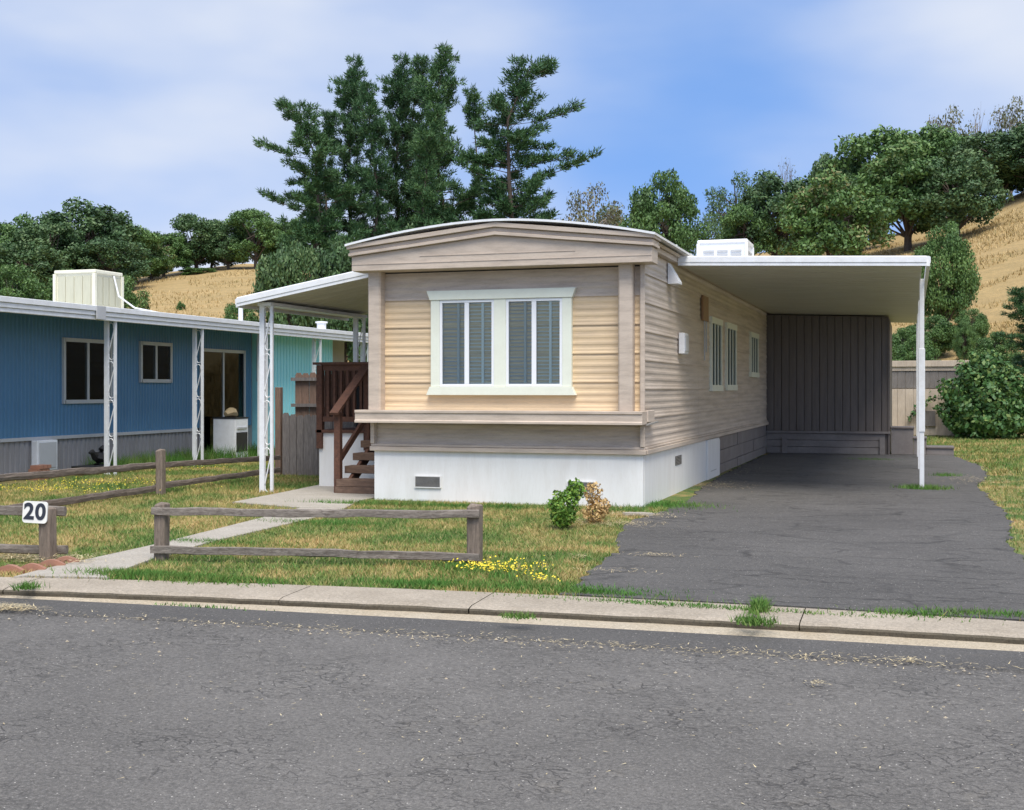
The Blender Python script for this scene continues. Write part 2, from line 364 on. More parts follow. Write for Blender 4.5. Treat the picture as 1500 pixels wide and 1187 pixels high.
for a, b_ in zip(cuts[:-1], cuts[1:]):
    m = MB(); xx = np.arange(a+.004, b_-.004, .1); xx = np.append(xx, b_-.004); n = len(xx)
    jit = rng.normal(0, .008, n)
    prof = [(lambda x: gr(x)+.03, -.16), (lambda x: gr(x)+.006, -.040), (lambda x: gr(x)+.012, -.026), (lambda x: gr(x)+.07, -.012), (kb, .004), (lambda x: kb(x)+.01, -.15)]
    for j, (f, z) in enumerate(prof):
        yy = f(xx)+(jit if j in (1, 2) else 0)
        for x, y in zip(xx, yy): m.v.append((x, y, z))
    for j in range(5):
        for i in range(n-1): m.f.append((j*n+i, j*n+i+1, (j+1)*n+i+1, (j+1)*n+i))
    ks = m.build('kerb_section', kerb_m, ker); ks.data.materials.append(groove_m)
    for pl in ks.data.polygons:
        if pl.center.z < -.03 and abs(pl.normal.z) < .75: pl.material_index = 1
# lawn sheet
rows = [(lambda x, s=s: kb(x)+(47-kb(x))*s, 0.0 if s > 0 else -.01) for s in np.linspace(0, 1, 30)]
ribbon('lawn', rows, lawn_m, xs, 'patchy green and straw coloured lawn')

def inpoly(px, py, poly):
    ins = np.zeros(len(px), bool); n = len(poly)
    for i in range(n):
        x1, y1 = poly[i][:2]; x2, y2 = poly[(i+1) % n][:2]
        c = ((y1 > py) != (y2 > py)) & (px < (x2-x1)*(py-y1)/((y2-y1) if y2 != y1 else 1e-9)+x1); ins ^= c
    return ins
def slab(name, poly, z, mat, label):
    m = MB(); n = len(poly)
    m.add([(p[0], p[1], z) for p in poly]+[(p[0], p[1], -.15) for p in poly], [tuple(range(n))]+[(i, i+n, (i+1) % n+n, (i+1) % n) for i in range(n)])
    o = m.build(name, mat); bm = bmesh.new(); bm.from_mesh(o.data); bmesh.ops.triangulate(bm, faces=bm.faces); bm.to_mesh(o.data); bm.free()
    tag(o, label, None, None, 'structure'); return o
def wig(pts, step=.12, amp=.03):        # ragged outline
    o = []
    for i in range(len(pts)-1):
        a, b_ = np.array(pts[i][:2]), np.array(pts[i+1][:2]); n = max(1, int(np.linalg.norm(b_-a)/step))
        for k in range(n): o.append(tuple(a+(b_-a)*k/n+(rng.normal(0, amp, 2) if k else 0)))
    o.append(tuple(pts[-1][:2])); return o
dl = wig([pg(x, y) for x, y in ((835, 863), (868, 836), (905, 806), (903, 786), (925, 764), (965, 752), (1008, 735), (1030, 714), (1062, 695))]+[(-3.30, 25.0), (-3.3, 31)])
dr = wig([(1.9, 31.0)]+[pg(x, y) for x, y in ((1395, 668), (1438, 684), (1446, 700), (1430, 713), (1448, 728), (1474, 752), (1480, 775), (1478, 800), (1500, 818), (1540, 850), (1560, 905))])
drx = np.linspace(dr[-1][0], dl[0][0], 40)
drive_poly = dl+dr+[(x, float(kb(x))+.015) for x in drx]
slab('driveway', drive_poly, .012, drive_m, 'dark asphalt driveway running under the carport')
walk_l = [pg(x, y) for x, y in ((20, 848), (60, 837), (227, 800), (377, 762), (440, 746))]; walk_r = [pg(x, y) for x, y in ((505, 747), (463, 760), (317, 794), (230, 819), (157, 846))]
walk_poly = [p[:2] for p in walk_l]+[p[:2] for p in walk_r]+[(pg(157, 850)[0], float(kb(pg(157, 850)[0]))+.012), (pg(20, 850)[0], float(kb(pg(20, 850)[0]))+.012)]
slab('path', walk_poly, .018, path_m, 'pale concrete path from the kerb to the stairs')
pat_poly = [pg(*p)[:2] for p in ((340, 738), (420, 722), (468, 712))]+[(-7.3, 18.4), (-7.3, 15.75)]+[pg(*p)[:2] for p in ((505, 747), (440, 746))]
slab('patio', pat_poly, .022, path_m, 'concrete patio slab under the porch awning')

# ------------------------------------------------------------------ the mobile home
HX0, HX1, HY0, HY1 = -7.26, -3.35, 16.06, 34.6
home = thing('mobile_home', 'taupe and cream ribbed mobile home with white skirting and carport', 'mobile home', ((HX0+HX1)/2, HY0, 0))
core = B(HX0+.035, HX1-.035, HY0+.12, HY1, .30, 3.44).build('wall', dark, home)
def rib_profile(h, lip=.026, coves=4, seg=4, depth=.013):
    p = [(-.03, 0), (lip, 0), (lip, .014)]
    n = coves*seg
    for i in range(1, n+1):
        z = .014+(h-.014)*i/n; p.append((.006+depth*abs(math.sin(math.pi*coves*i/n+.4))*(1-.35*i/n), z))
    p.append((-.03, h)); return p
PH = .383
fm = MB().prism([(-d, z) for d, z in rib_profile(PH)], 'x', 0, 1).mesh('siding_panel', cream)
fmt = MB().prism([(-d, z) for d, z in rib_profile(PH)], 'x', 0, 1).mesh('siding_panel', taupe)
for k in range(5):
    put('siding_panel', fmt if k == 4 else fm, (HX0+.02, HY0+.08, 1.277+k*PH), home, 0, (HX1-HX0-.04, 1, 1))  # top row in taupe, the rows below it in cream
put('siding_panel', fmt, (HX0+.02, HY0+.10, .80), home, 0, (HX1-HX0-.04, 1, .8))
smesh = MB().prism([(d, z) for d, z in rib_profile(PH)], 'y', 0, 1).mesh('siding_panel', taupe_side)
ycuts = [HY0+.04, 20.55, 25.6, 30.75]
for k in range(7):
    for a, b_ in zip(ycuts[:-1], ycuts[1:]):
        put('siding_panel', smesh, (HX1-.03, a, .80+k*PH), home, 0, (1, b_-a-.006, 1 if k < 6 else .92))
lm = MB().prism([(-d, z) for d, z in rib_profile(PH)], 'y', 0, 1).mesh('siding_panel', taupe_side)
for k in range(7): put('siding_panel', lm, (HX0+.03, HY0+.04, .80+k*PH), home, 0, (1, HY1-HY0-.05, 1 if k < 6 else .92))
# bottom trim, corner trims, columns, ledge
B(HX0-.02, HX1+.025, HY0-.005, HY0+.11, .70, .762).build('bottom_trim', taupe, home, .006)
B(HX0-.01, HX1+.012, HY0+.02, HY0+.11, .7645, .80).build('bottom_trim', taupe, home, .006)
B(HX1-.03, HX1+.035, HY0+.113, 30.75, .70, .765).build('bottom_trim', taupe_side, home, .006)
B(HX1-.03, HX1+.02, HY0+.113, 30.75, .7675, .797).build('bottom_trim', taupe_side, home, .006)
B(HX1-.05, HX1+.012, HY0+.0, HY0+.042, .802, 3.42).build('corner_trim', taupe, home, .006)
B(HX0-.01, HX0+.05, HY0+.0, HY0+.042, .802, 3.42).build('corner_trim', taupe, home, .006)
for a, b_ in ((HX0-.0, HX0+.19), (-3.67, -3.48)):
    m = MB().prism([(a, HY0+.07), (a, HY0-.09), (a+.02, HY0-.115), (b_-.02, HY0-.115), (b_, HY0-.09), (b_, HY0+.07)], 'z', 1.279, 3.212)
    m.build('column', taupe, home)
lp = [(HY0+.07, 1.10), (HY0-.25, 1.10), (HY0-.25, 1.135), (HY0-.235, 1.14), (HY0-.235, 1.235), (HY0-.25, 1.24), (HY0-.25, 1.277), (HY0+.07, 1.277)]
MB().prism(lp, 'x', HX0-.14, HX1+.03).build('ledge', taupe, home, .004)
MB().box(HX1+.004, HX1+.045, HY0+.072, HY0+.50, 1.13, 1.285).build('ledge_return', taupe_side, home, .004)
MB().bar((HX1+.06, HY0-.05, 1.10), (HX1+.06, HY0+.62, 1.125), .03, .02).build('loose_strip', gmetal, home)
XC = (HX0+HX1)/2; gw = 2.12
def gl(x, lo, hi): return hi-(hi-lo)*abs(x-XC)/gw
MB().prism([(XC-gw, 3.21), (XC+gw, 3.21), (XC+gw, 3.41), (XC, 3.63), (XC-gw, 3.41)], 'y', HY0-.28, HY0+.11).build('gable_panel', taupe, home, .004)
MB().prism([(XC-gw+.003, 3.295), (XC+gw-.003, 3.295), (XC+gw-.003, 3.303), (XC-gw+.003, 3.303)], 'y', HY0-.287, HY0-.27).build('gable_rib', taupe, home)
MB().prism([(XC-1.1, 3.385), (XC+1.1, 3.385), (XC+1.1, 3.393), (XC-1.1, 3.393)], 'y', HY0-.287, HY0-.27).build('gable_rib', taupe, home)
def band(z0a, z0b, z1a, z1b, y, ext, name, mat):
    w_ = gw+ext
    MB().prism([(XC-w_, z0a), (XC, z0b), (XC+w_, z0a), (XC+w_, z1a), (XC, z1b), (XC-w_, z1a)], 'y', y, HY0+.10).build(name, mat, home, .005)
band(3.412, 3.632, 3.452, 3.678, HY0-.335, .03, 'crown_band', taupe)
band(3.4545, 3.6805, 3.505, 3.735, HY0-.315, .02, 'crown_band', taupe)
band(3.5075, 3.7375, 3.568, 3.80, HY0-.36, .045, 'crown_band', taupe)
rf = MB(); arc = []
for i in range(25):
    s = -1+i/12; arc.append((XC+s*(gw+.06), 3.578+.262*(1-abs(s)**1.75)))
rf.prism(arc+[(x, z-.03) for x, z in reversed(arc)], 'y', HY0-.385, HY1+.1); roof = rf.build('roof', whitem, home)
for y in np.arange(HY0+1.2, HY1, 1.22): 
    m = MB(); m.prism([(x, z+.004) for x, z in arc]+[(x, z+.012) for x, z in reversed(arc)], 'y', y, y+.05); m.build('roof_seam', whitem, roof)
B(HX1-.03, HX1+.07, HY0+.105, HY1, 3.43, 3.50).build('eave_band', taupe_side, home, .005)
B(HX1-.03, HX1+.11, HY0+.105, HY1, 3.5025, 3.548).build('eave_band', taupe_side, home, .005)
# skirting
B(HX0+.03, HX1-.02, HY0+.055, HY0+.115, -.1, .698).build('skirt_panel', white, home)
B(HX1-.075, HX1-.015, HY0+.118, 21.35, -.1, .698).build('skirt_panel', white, home)
ha = MB().prism([(21.36, -.08), (22.78, -.08), (22.80, .63), (22.7, .685), (21.36, .69)], 'x', HX1-.07, HX1+.012).build('access_hatch', white, home, .004)
B(HX1+.013, HX1+.02, 21.7, 22.35, .13, .135).build('hatch_groove', gmetal, ha)
for k, (a, b_) in enumerate(((22.83, 25.5), (25.52, 28.2), (28.22, 30.75))):
    for j in range(3): B(HX1-.07, HX1-.03+.01*((j+k) % 2), a, b_, -.08+.26*j, .172+.26*j).build('skirt_board', skirtgrey, home, .005)
def vent_front(x0, x1, y0, y1):
    a = pY(x0, y0, HY0+.05); b_ = pY(x1, y1, HY0+.05)
    v = MB().box(a[0], b_[0], HY0+.04, HY0+.053, b_[2], a[2]).build('vent', dark, home)
    f = MB(); w_ = .012
    f.box(a[0]-w_, b_[0]+w_, HY0+.030, HY0+.053, a[2], a[2]+w_).box(a[0]-w_, b_[0]+w_, HY0+.030, HY0+.053, b_[2]-w_, b_[2]).box(a[0]-w_, a[0], HY0+.030, HY0+.053, b_[2], a[2]).box(b_[0], b_[0]+w_, HY0+.030, HY0+.053, b_[2], a[2]); f.build('frame', white, v)
    g = MB(); n = 9
    for i in range(n): z = b_[2]+(a[2]-b_[2])*(i+.5)/n; g.box(a[0], b_[0], HY0+.032, HY0+.039, z-.004, z+.003)
    g.build('grille', gmetal, v)
vent_front(609, 645, 698, 714); vent_front(832, 871, 706, 721)
v = B(HX1-.02, HX1-.012, 18.42, 18.95, .42, .56).build('vent', dark, home)
g = MB()
for i in range(6): g.box(HX1-.012, HX1-.004, 18.42, 18.95, .43+i*.022, .438+i*.022)
g.build('grille', gmetal, v)
# front window
wa = pY(632, 440, HY0+.03); wb = pY(838, 557, HY0+.03)
WX0, WX1, WZ0, WZ1 = wa[0], wb[0], 1.60, 2.80
win = B(WX0+.1, WX1-.1, HY0+.075, HY0+.085, WZ0+.02, WZ1-.02).build('window', dark, home)
yt = HY0+.02
MB().prism([(WX0-.06, WZ1+.13), (WX1+.06, WZ1+.13), (WX1+.012, WZ1), (WX0-.012, WZ1)], 'y', yt-.035, HY0+.07).build('head_trim', trimpaint, win, .004)
MB().prism([(WX0-.06, WZ0-.115), (WX1+.06, WZ0-.115), (WX1+.01, WZ0), (WX0-.01, WZ0)], 'y', yt-.045, HY0+.07).build('sill', trimpaint, win, .004)
wm = (WX0+WX1)/2
for a, b_ in ((WX0, WX0+.13), (wm-.085, wm+.085), (WX1-.13, WX1)): B(a, b_, yt-.02, HY0+.07, WZ0+.002, WZ1-.002).build('casing', trimpaint, win, .003)
for s, (a, b_) in enumerate(((WX0+.132, wm-.087), (wm+.087, WX1-.132))):
    f = MB(); fw = .035; y0, y1 = yt-.012, HY0+.06
    f.box(a, b_, y0, y1, WZ0+.004, WZ0+.004+fw).box(a, b_, y0, y1, WZ1-.004-fw, WZ1-.004).box(a, a+fw, y0, y1, WZ0+.005+fw, WZ1-.005-fw).box(b_-fw, b_, y0, y1, WZ0+.005+fw, WZ1-.005-fw)
    f.build('frame', vinyl, win)
    mid = a+(b_-a)*.5
    B(mid-.035, mid+.03, y0+.004, y1-.01, WZ0+.04, WZ1-.04).build('meeting_stile', vinyl, win, .003)
    for (p, q, bm_) in ((a+fw, mid-.036, blindm), (mid+.031, b_-fw, blindw)):
        B(p, q, HY0+.028, HY0+.032, WZ0+.04, WZ1-.04).build('pane', glass, win)
        bl = MB(); n = 23; zz = np.linspace(WZ0+.05, WZ1-.05, n)
        for z in zz: bl.add([(p, HY0+.052, z-.009), (q, HY0+.052, z-.009), (q, HY0+.068, z+.009), (p, HY0+.068, z+.009)], [(0, 1, 2, 3)])
        o = bl.build('blind', bm_, win); o['kind'] = 'stuff'
    for p in (a+(mid-a)*.62, mid+(b_-mid)*.52): B(p, p+.035, HY0+.036, HY0+.05, WZ0+.045, WZ1-.045).build('inner_stile', alum if p < mid else vinyl, win)
# side windows
for (ya, yb, za, zb) in ((21.75, 23.02, 1.55, 2.82), (23.65, 25.0, 1.56, 2.82), (27.35, 28.75, 1.85, 2.80)):
    x0 = HX1-.005
    wd = B(x0, x0+.012, ya+.08, yb-.08, za+.08, zb-.08).build('window', glassd, home)
    f = MB(); t_ = .09
    f.box(x0-.02, x0+.04, ya-.03, yb+.03, zb-t_, zb+.02).box(x0-.02, x0+.045, ya-.03, yb+.03, za-.02, za+t_).box(x0-.02, x0+.032, ya, ya+t_, za+t_, zb-t_).box(x0-.02, x0+.032, yb-t_, yb, za+t_, zb-t_)
    f.build('frame', trimpaint, wd)
    for k in (1, 2): yy = ya+t_+(yb-ya-2*t_)*k/3; B(x0-.01, x0+.026, yy-.03, yy+.03, za+t_, zb-t_).build('mullion', trimpaint, wd)
mb_ = B(HX1+.0, HX1+.09, 18.62, 18.98, 2.1, 2.42).build('meter_box', whitem, home, .01); B(HX1+.091, HX1+.105, 18.67, 18.93, 2.14, 2.38).build('cover', alum, mb_, .004)
B(HX1+.0, HX1+.04, 20.75, 21.3, 2.72, 3.14).build('wood_patch', rustb, home, .004)
MB().tube([(HX1+.025, 20.95, 2.72), (HX1+.025, 20.95, 2.05)], .012).tube([(HX1+.025, 21.15, 2.72), (HX1+.025, 21.15, 2.2)], .012).build('conduit', alum, home)
MB().prism([(HX1-.0, 3.40), (HX1+.16, 3.12), (HX1+.16, 3.09), (HX1-.0, 3.09)], 'y', 17.75, 18.02).build('flashing', whitem, home)

# ------------------------------------------------------------------ carport
cp = thing('carport', 'white flat carport with slim posts over the driveway', 'carport', (-1.55, 20.45, 0))
CX0, CX1, CY0, CY1 = HX1+.075, .2, 18.2, 34.6
def cz(x): return 3.38+(x-CX1)*(3.29-3.40)/(CX1-CX0)
pw = .41; npan = int((CY1-CY0-.1)/pw)
pm = MB(); zl, zr = cz(CX0), cz(CX1)
pp = [(0, 0), (pw-.03, 0), (pw-.03, .055), (pw-.008, .055), (pw-.008, .065), (pw-.045, .065), (pw-.045, .012), (.012, .012), (.012, .05), (0, .05)]
pm.add([(CX0-CX0, p[0], p[1]+zl) for p in pp]+[(CX1-.06-CX0, p[0], p[1]+zr) for p in pp], [tuple(range(10)), tuple(range(19, 9, -1))]+[(i, i+10, (i+1) % 10+10, (i+1) % 10) for i in range(10)])
pmesh = pm.mesh('roof_pan', soffit)
for k in range(npan): put('roof_pan', pmesh, (CX0, CY0+.06+k*pw, -.08), cp)
def fas(p, q, name, par, mat=whitem):     # stepped gutter fascia between two points
    m = MB(); p, q = Vector(p), Vector(q); d = (q-p).normalized(); nrm_ = d.cross(Vector((0, 0, 1)))
    prof = [(0, -.07), (.045, -.07), (.045, -.03), (.055, -.02), (.055, .055), (.035, .07), (0, .07)]
    n = len(prof)
    m.add([p+nrm_*a+Vector((0, 0, b_)) for a, b_ in prof]+[q+nrm_*a+Vector((0, 0, b_)) for a, b_ in prof], [tuple(range(n)), tuple(range(2*n-1, n-1, -1))]+[(i, i+n, (i+1) % n+n, (i+1) % n) for i in range(n)])
    return m.build(name, mat, par)
fas((CX0, CY0, zl-.03), (CX1, CY0, zr-.03), 'fascia', cp); fas((CX1, CY0, zr-.03), (CX1, CY1, zr-.03), 'fascia', cp)
for (y, w_) in ((20.45, .07), (25.4, .07), (30.0, .07), (34.3, .07)):
    po = MB().box(.12, .12+w_, y-w_/2, y+w_/2, .012, zr-.09).build('post', whitem, cp, .004)
    if y < 21: MB().box(.105, .12+w_+.012, y-w_/2-.012, y+w_/2+.012, .9, 2.2).build('post_sleeve', whitem, po, .004)
cool = thing('evaporative_cooler', 'white louvred evaporative cooler on the taupe home roof behind the carport edge', 'air cooler', (-3.7, 26.1, 3.70))
def cooler(root, x, y, z, sx, sy, sz, mat, vert=False):
    B(x-sx/2+.02, x+sx/2-.02, y-sy/2+.02, y+sy/2-.02, z, z+sz-.05).build('body', mat, root)
    B(x-sx/2-.015, x+sx/2+.015, y-sy/2-.015, y+sy/2+.015, z+sz-.07, z+sz).build('lid', mat, root, .015)
    for (dx, dy) in ((0, -1), (1, 0)):
        m = MB()
        if vert:
            for k in range(4):
                a = (x-sx/2 if dy else y-sy/2)+.07+k*(sx-.14)/4; e = a+(sx-.14)/4-.025
                if dy: m.box(a, e, y-sy/2, y-sy/2+.016, z+.1, z+sz-.12)
                else: m.box(x+sx/2-.016, x+sx/2, a, e, z+.1, z+sz-.12)
            m.build('louvre_panel', coold, root); continue
        if dy: 
            for k in range(3):
                a = x-sx/2+.08+k*(sx-.16)/3
                for j in range(9): m.box(a+.03, a+(sx-.16)/3-.03, y-sy/2, y-sy/2+.016, z+.12+j*(sz-.3)/9, z+.12+(j+.55)*(sz-.3)/9)
        else:
            for k in range(3):
                a = y-sy/2+.08+k*(sy-.16)/3
                for j in range(9): m.box(x+sx/2-.016, x+sx/2, a+.03, a+(sy-.16)/3-.03, z+.12+j*(sz-.3)/9, z+.12+(j+.55)*(sz-.3)/9)
        m.build('louvre_panel', alum, root)
    for (dx, dy) in ((-1, -1), (1, -1), (1, 1), (-1, 1)): B(x+dx*sx/2-.03-.006*dx, x+dx*sx/2+.03-.006*dx, y+dy*sy/2-.03, y+dy*sy/2+.03, z-.0, z+sz-.072).build('corner_post', mat, root)
cooler(cool, -3.7, 26.1, 3.66, 1.0, 1.0, .98, vinyl)

# back wing of the carport
wing = thing('storage_room', 'dark brown board clad storage room closing the end of the carport', 'shed', (-1.9, 30.8, 0))
WXa, WXb, WY = HX1-.03, -.5, 30.8
MB().prism([(WXa+.02, 0), (WXb-.02, 0), (WXb-.02, 3.29), (WXa+.02, 3.39)], 'y', WY+.03, 34.4).build('wall', brown, wing)
bd = MB().prism([(0, 0), (0, -.02), (.012, -.03), (.15, -.03), (.162, -.02), (.162, 0)], 'z', 0, 1).mesh('board', brown)
nb = 16; bp = (WXb-WXa)/nb
for k in range(nb): put('board', bd, (WXa+k*bp+.004, WY+.03, .56), wing, 0, ((bp-.012)/.162, 1+random.uniform(-.3, .3), 2.72+.10*(nb-1-k)/nb))
B(WXb-.03, WXb+.012, WY-.012, 34.4, .0, 3.22).build('corner_trim', brown, wing)
B(WXa, WXb+.02, WY-.06, WY+.02, .50, .555).build('base_ledge', skirtgrey, wing, .006)
for j in range(3): B(WXa, WXb-.1, WY-.012-.006*(j % 2), WY+.028, .013+.163*j, .168+.163*j).build('skirt_board', skirtgrey, wing, .005)
for x in (-3.0, -.72): B(x, x+.12, WY-.05, WY-.02, .013, .40).build('block', skirtgrey, wing)
st = thing('side_steps', 'low grey brown steps beside the dark storage room', 'steps', (.2, 31.2, 0))
for i, (a, b_, h) in enumerate(((-.46, .05, .66), (.055, .34, .42), (.345, .95, .2))):
    B(a, b_, 31.0, 31.9, .012, h-.04).build('riser', skirtgrey, st, .005); B(a-.015, b_+.015, 30.97, 31.9, h-.038, h).build('tread', brown, st, .005)

# ------------------------------------------------------------------ porch awning, stairs and deck
def scroll_post(root, x, y, z0, z1, s=.15, mat=whitem):
    B(x-.05, x+.03, y-.025, y+.025, z0, z1).build('upright', mat, root); B(x+s-.022, x+s+.022, y-.02, y+.02, z0, z1).build('upright', mat, root)
    m = MB(); n = max(3, int((z1-z0)/.62)); h = (z1-z0)/n
    for i in range(n):
        b0 = z0+i*h
        m.bar((x+.03, y, b0+h*.18), (x+s-.02, y, b0+h*.78), .014, .014)
        for (cx, cz_, sgn) in ((x+s*.45, b0+h*.86, 1), (x+s*.55, b0+h*.10, -1)):
            m.tube([(cx+math.cos(t)*s*.33*sgn, y, cz_+math.sin(t)*s*.4*sgn) for t in np.linspace(-.4, math.pi*1.25, 9)], .008, 4)
    m.build('scroll', mat, root)
aw = thing('porch_awning', 'sloping white porch awning on scrollwork posts over the stairs', 'awning', (-8.5, 16.8, 0))
AX0, AX1, AY0, AY1 = -9.66, HX0-.02, 16.55, 20.4
za0, za1 = 2.88, 3.30
n = 10; pw2 = (AY1-AY0-.04)/n
pp2 = [(0, 0), (pw2-.03, 0), (pw2-.03, .05), (pw2-.008, .05), (pw2-.008, .06), (pw2-.045, .06), (pw2-.045, .012), (.012, .012), (.012, .045), (0, .045)]
pm2 = MB().add([(0, p[0], p[1]+za0) for p in pp2]+[(AX1-AX0-.0, p[0], p[1]+za1) for p in pp2], [tuple(range(10)), tuple(range(19, 9, -1))]+[(i, i+10, (i+1) % 10+10, (i+1) % 10) for i in range(10)]).mesh('roof_pan', soffit)
for k in range(n): put('roof_pan', pm2, (AX0, AY0+.03+k*pw2, -.04), aw)
fas((AX0, AY0, za0), (AX1, AY0, za1), 'fascia', aw); fas((AX0, AY1, za0-.01), (AX0, AY0, za0-.01), 'fascia', aw)
scroll_post(aw, -9.37, 16.78, .0, 2.86); scroll_post(aw, -9.37, 20.1, 0, 2.86)
B(-9.42, -9.2, 16.7, 20.2, 2.83, 2.88).build('beam', whitem, aw)

dk = thing('entry_deck', 'stained redwood entry deck and stairs with white skirting', 'deck', (-8.2, 17.4, 0))
DZ = .92
B(-9.0, HX0-.03, 17.92, 17.97, .02, DZ-.05).build('skirt_panel', white, dk); B(-9.0, -8.95, 17.975, 20.6, .02, DZ-.05).build('skirt_panel', white, dk)
for k in range(18): B(-9.04, HX0-.03, 17.87+k*.152, 17.87+k*.152+.145, DZ-.045, DZ).build('deck_board', redwood, dk)
for k in range(4):
    y0 = 16.78+k*.285; z = .23+k*.18
    B(-8.14, HX0-.05, y0-.02, y0+.27, z-.11, z).build('tread', treadw, dk, .006)
    if k == 0: B(-8.16, HX0-.05, y0-.022, y0+.02, .022, z-.113).build('riser', treadw, dk, .005)
for x in (-8.02, -7.45): MB().bar((x, 16.86, .06), (x, 17.92, .74), .05, .16).build('stringer', redwood, dk)
B(-8.20, -8.10, 16.80, 16.90, .02, 1.22).build('newel_post', redwood, dk, .006)
B(-8.20, -8.10, 17.85, 17.95, .6, 1.98).build('newel_post', redwood, dk, .006); B(-9.03, -8.93, 17.87, 17.97, .62, 1.95).build('newel_post', redwood, dk, .006)
MB().bar((-8.15, 16.70, 1.20), (-8.15, 17.95, 1.98), .14, .045).build('handrail', redwood, dk, .004)
MB().bar((-8.15, 16.88, .50), (-8.15, 17.9, 1.16), .045, .10).build('lower_rail', redwood, dk, .004)
B(-9.08, -8.05, 17.84, 17.99, 1.955, 1.995).build('top_rail', redwood, dk, .004); B(-8.92, -8.21, 17.89, 17.94, 1.05, 1.13).build('bottom_rail', redwood, dk); B(-8.92, -8.21, 17.89, 17.94, 1.86, 1.95).build('sub_rail', redwood, dk)
for k in range(6): B(-8.86+k*.115, -8.82+k*.115, 17.895, 17.935, 1.13, 1.86).build('baluster', redwood, dk)
B(-9.05, -8.91, 17.99, 20.6, 1.955, 1.995).build('top_rail', redwood, dk); B(-9.0, -8.95, 17.99, 20.6, 1.05, 1.13).build('bottom_rail', redwood, dk)
for k in range(20): B(-8.995, -8.955, 18.1+k*.125, 18.14+k*.125, 1.13, 1.95).build('baluster', redwood, dk)
bx = B(-8.7, -8.0, 18.6, 19.3, DZ, 1.62).build('deck_bin', blackm, None, .03); tag(bx, 'black box standing on the redwood deck behind the balusters', 'box')

# board fence behind the deck
bf = thing('board_fence', 'weathered dog-eared board fence beside the redwood deck', 'fence', (-10, 20.3, 0))
gb = MB().prism([(0, 0), (.136, 0), (.136, .955), (.105, 1), (.03, 1), (0, .955)], 'y', 0, .02).mesh('board', fencew)
gb2 = MB().prism([(0, 0), (.136, 0), (.136, .97), (.105, 1), (.03, 1), (0, .97)], 'y', 0, .02).mesh('board', fencer)
for k in range(13): put('board', gb, (-10.78+k*.142, 20.0+random.uniform(-.008, .008), .02), bf, 0, (1, 1, 1.10+random.uniform(-.025, .025)))
for k in range(13): put('board', gb2, (-10.85+k*.146, 20.62+random.uniform(-.006, .006), .3), bf, 0, (1, 1, 1.56+random.uniform(-.02, .02)))
for z in (1.72, 1.24): B(-10.9, -8.95, 20.55, 20.615, z, z+.06).build('rail', fencew, bf)
B(-10.93, -10.82, 20.0, 20.1, 0, 1.6).build('post', fencer, bf, .005); B(-10.78, -8.95, 20.03, 20.08, .9, .98).build('rail', fencew, bf)

# ------------------------------------------------------------------ blue home next door
bh = thing('blue_home', 'blue ribbed mobile home with white flat roof and scrollwork posts', 'mobile home', (-15.5, 20, 0))
BX, BY0, BY1 = -14.78, 12.0, 31.0
def ribs(y0, y1, x, z0, z1, pitch, d, name, mat):
    pr = []; y = y0
    while y < y1-pitch: pr += [(y, x), (y+pitch*.55, x), (y+pitch*.66, x+d), (y+pitch*.9, x+d)]; y += pitch
    m = MB(); n = len(pr)
    m.add([(p[1], p[0], z0) for p in pr]+[(p[1], p[0], z1) for p in pr], [(i, i+1, i+1+n, i+n) for i in range(n-1)]); return m.build(name, mat, bh)
B(-18.6, BX-.03, BY0, BY1, .0, 2.95).build('wall', bskirt, bh)
ribs(BY0, 25.95, BX, .72, 2.98, .10, .016, 'ribbed_cladding', bluem)
ribs(BY0, 25.95, BX-.005, .0, .655, .13, -.02, 'skirt', bskirt)
B(BX-.02, BX+.03, BY0, 23.55, .66, .72).build('belt_trim', alum, bh)
B(BX-.04, BX+.45, 26.0, 29.3, .0, 2.93).build('addition_wall', turq, bh)
for k in range(22): B(BX+.45, BX+.462, 26.05+k*.15, 26.09+k*.15, .1, 2.92).build('rib', turq, bh)
B(BX+.1, BX+.40, 25.985, 25.998, 1.75, 2.75).build('window', alum, bh)
rfm = MB(); rfm.prism([(-18.9, 2.98), (-13.75, 2.98), (-13.75, 3.03), (-14.8, 3.10), (-16.7, 3.22), (-18.9, 3.08)], 'y', BY0-.2, 33.5); rfb = rfm.build('roof', whitem, bh)
for (z0, z1, o_) in ((2.79, 2.86, .03), (2.862, 2.94, .05), (2.943, 3.035, .075)): B(-13.76, -13.70+o_, BY0-.2, 33.5, z0, z1).build('fascia', whitem, bh, .006)
B(-13.62, -13.60, 18.5, 18.75, 2.80, 3.03).build('gutter_joint', alum, bh)
for y in np.arange(BY0, 33, .6): B(-18.8, -13.8, y, y+.02, 2.955, 2.978).build('soffit_rib', soffit, rfb)
def bwin(ya, yb, za, zb):
    g_ = B(BX+.02, BX+.03, ya, yb, za, zb).build('window', glassd, bh); B(BX+.004, BX+.014, ya, yb, za, zb).build('backing', dark, g_)
    f = MB(); t_ = .06
    f.box(BX, BX+.055, ya-.02, yb+.02, zb-.01, zb+t_).box(BX, BX+.055, ya-.02, yb+.02, za-t_, za+.01).box(BX, BX+.055, ya-t_, ya, za-t_, zb+t_).box(BX, BX+.055, yb, yb+t_, za-t_, zb+t_)
    f.build('frame', alum, g_); B(BX+.005, BX+.045, (ya+yb)/2-.03, (ya+yb)/2+.03, za, zb).build('mullion', alum, g_)
    return g_
bwin(19.12, 20.45, 1.36, 2.45); bwin(21.5, 22.5, 1.76, 2.47)
dd = bwin(23.72, 25.5, .15, 2.40); dd.name = 'sliding_door'
for y in (19.2, 22.1, 24.75, 27.4, 30.2): scroll_post(bh, -13.9, y, 0, 2.80, .17)
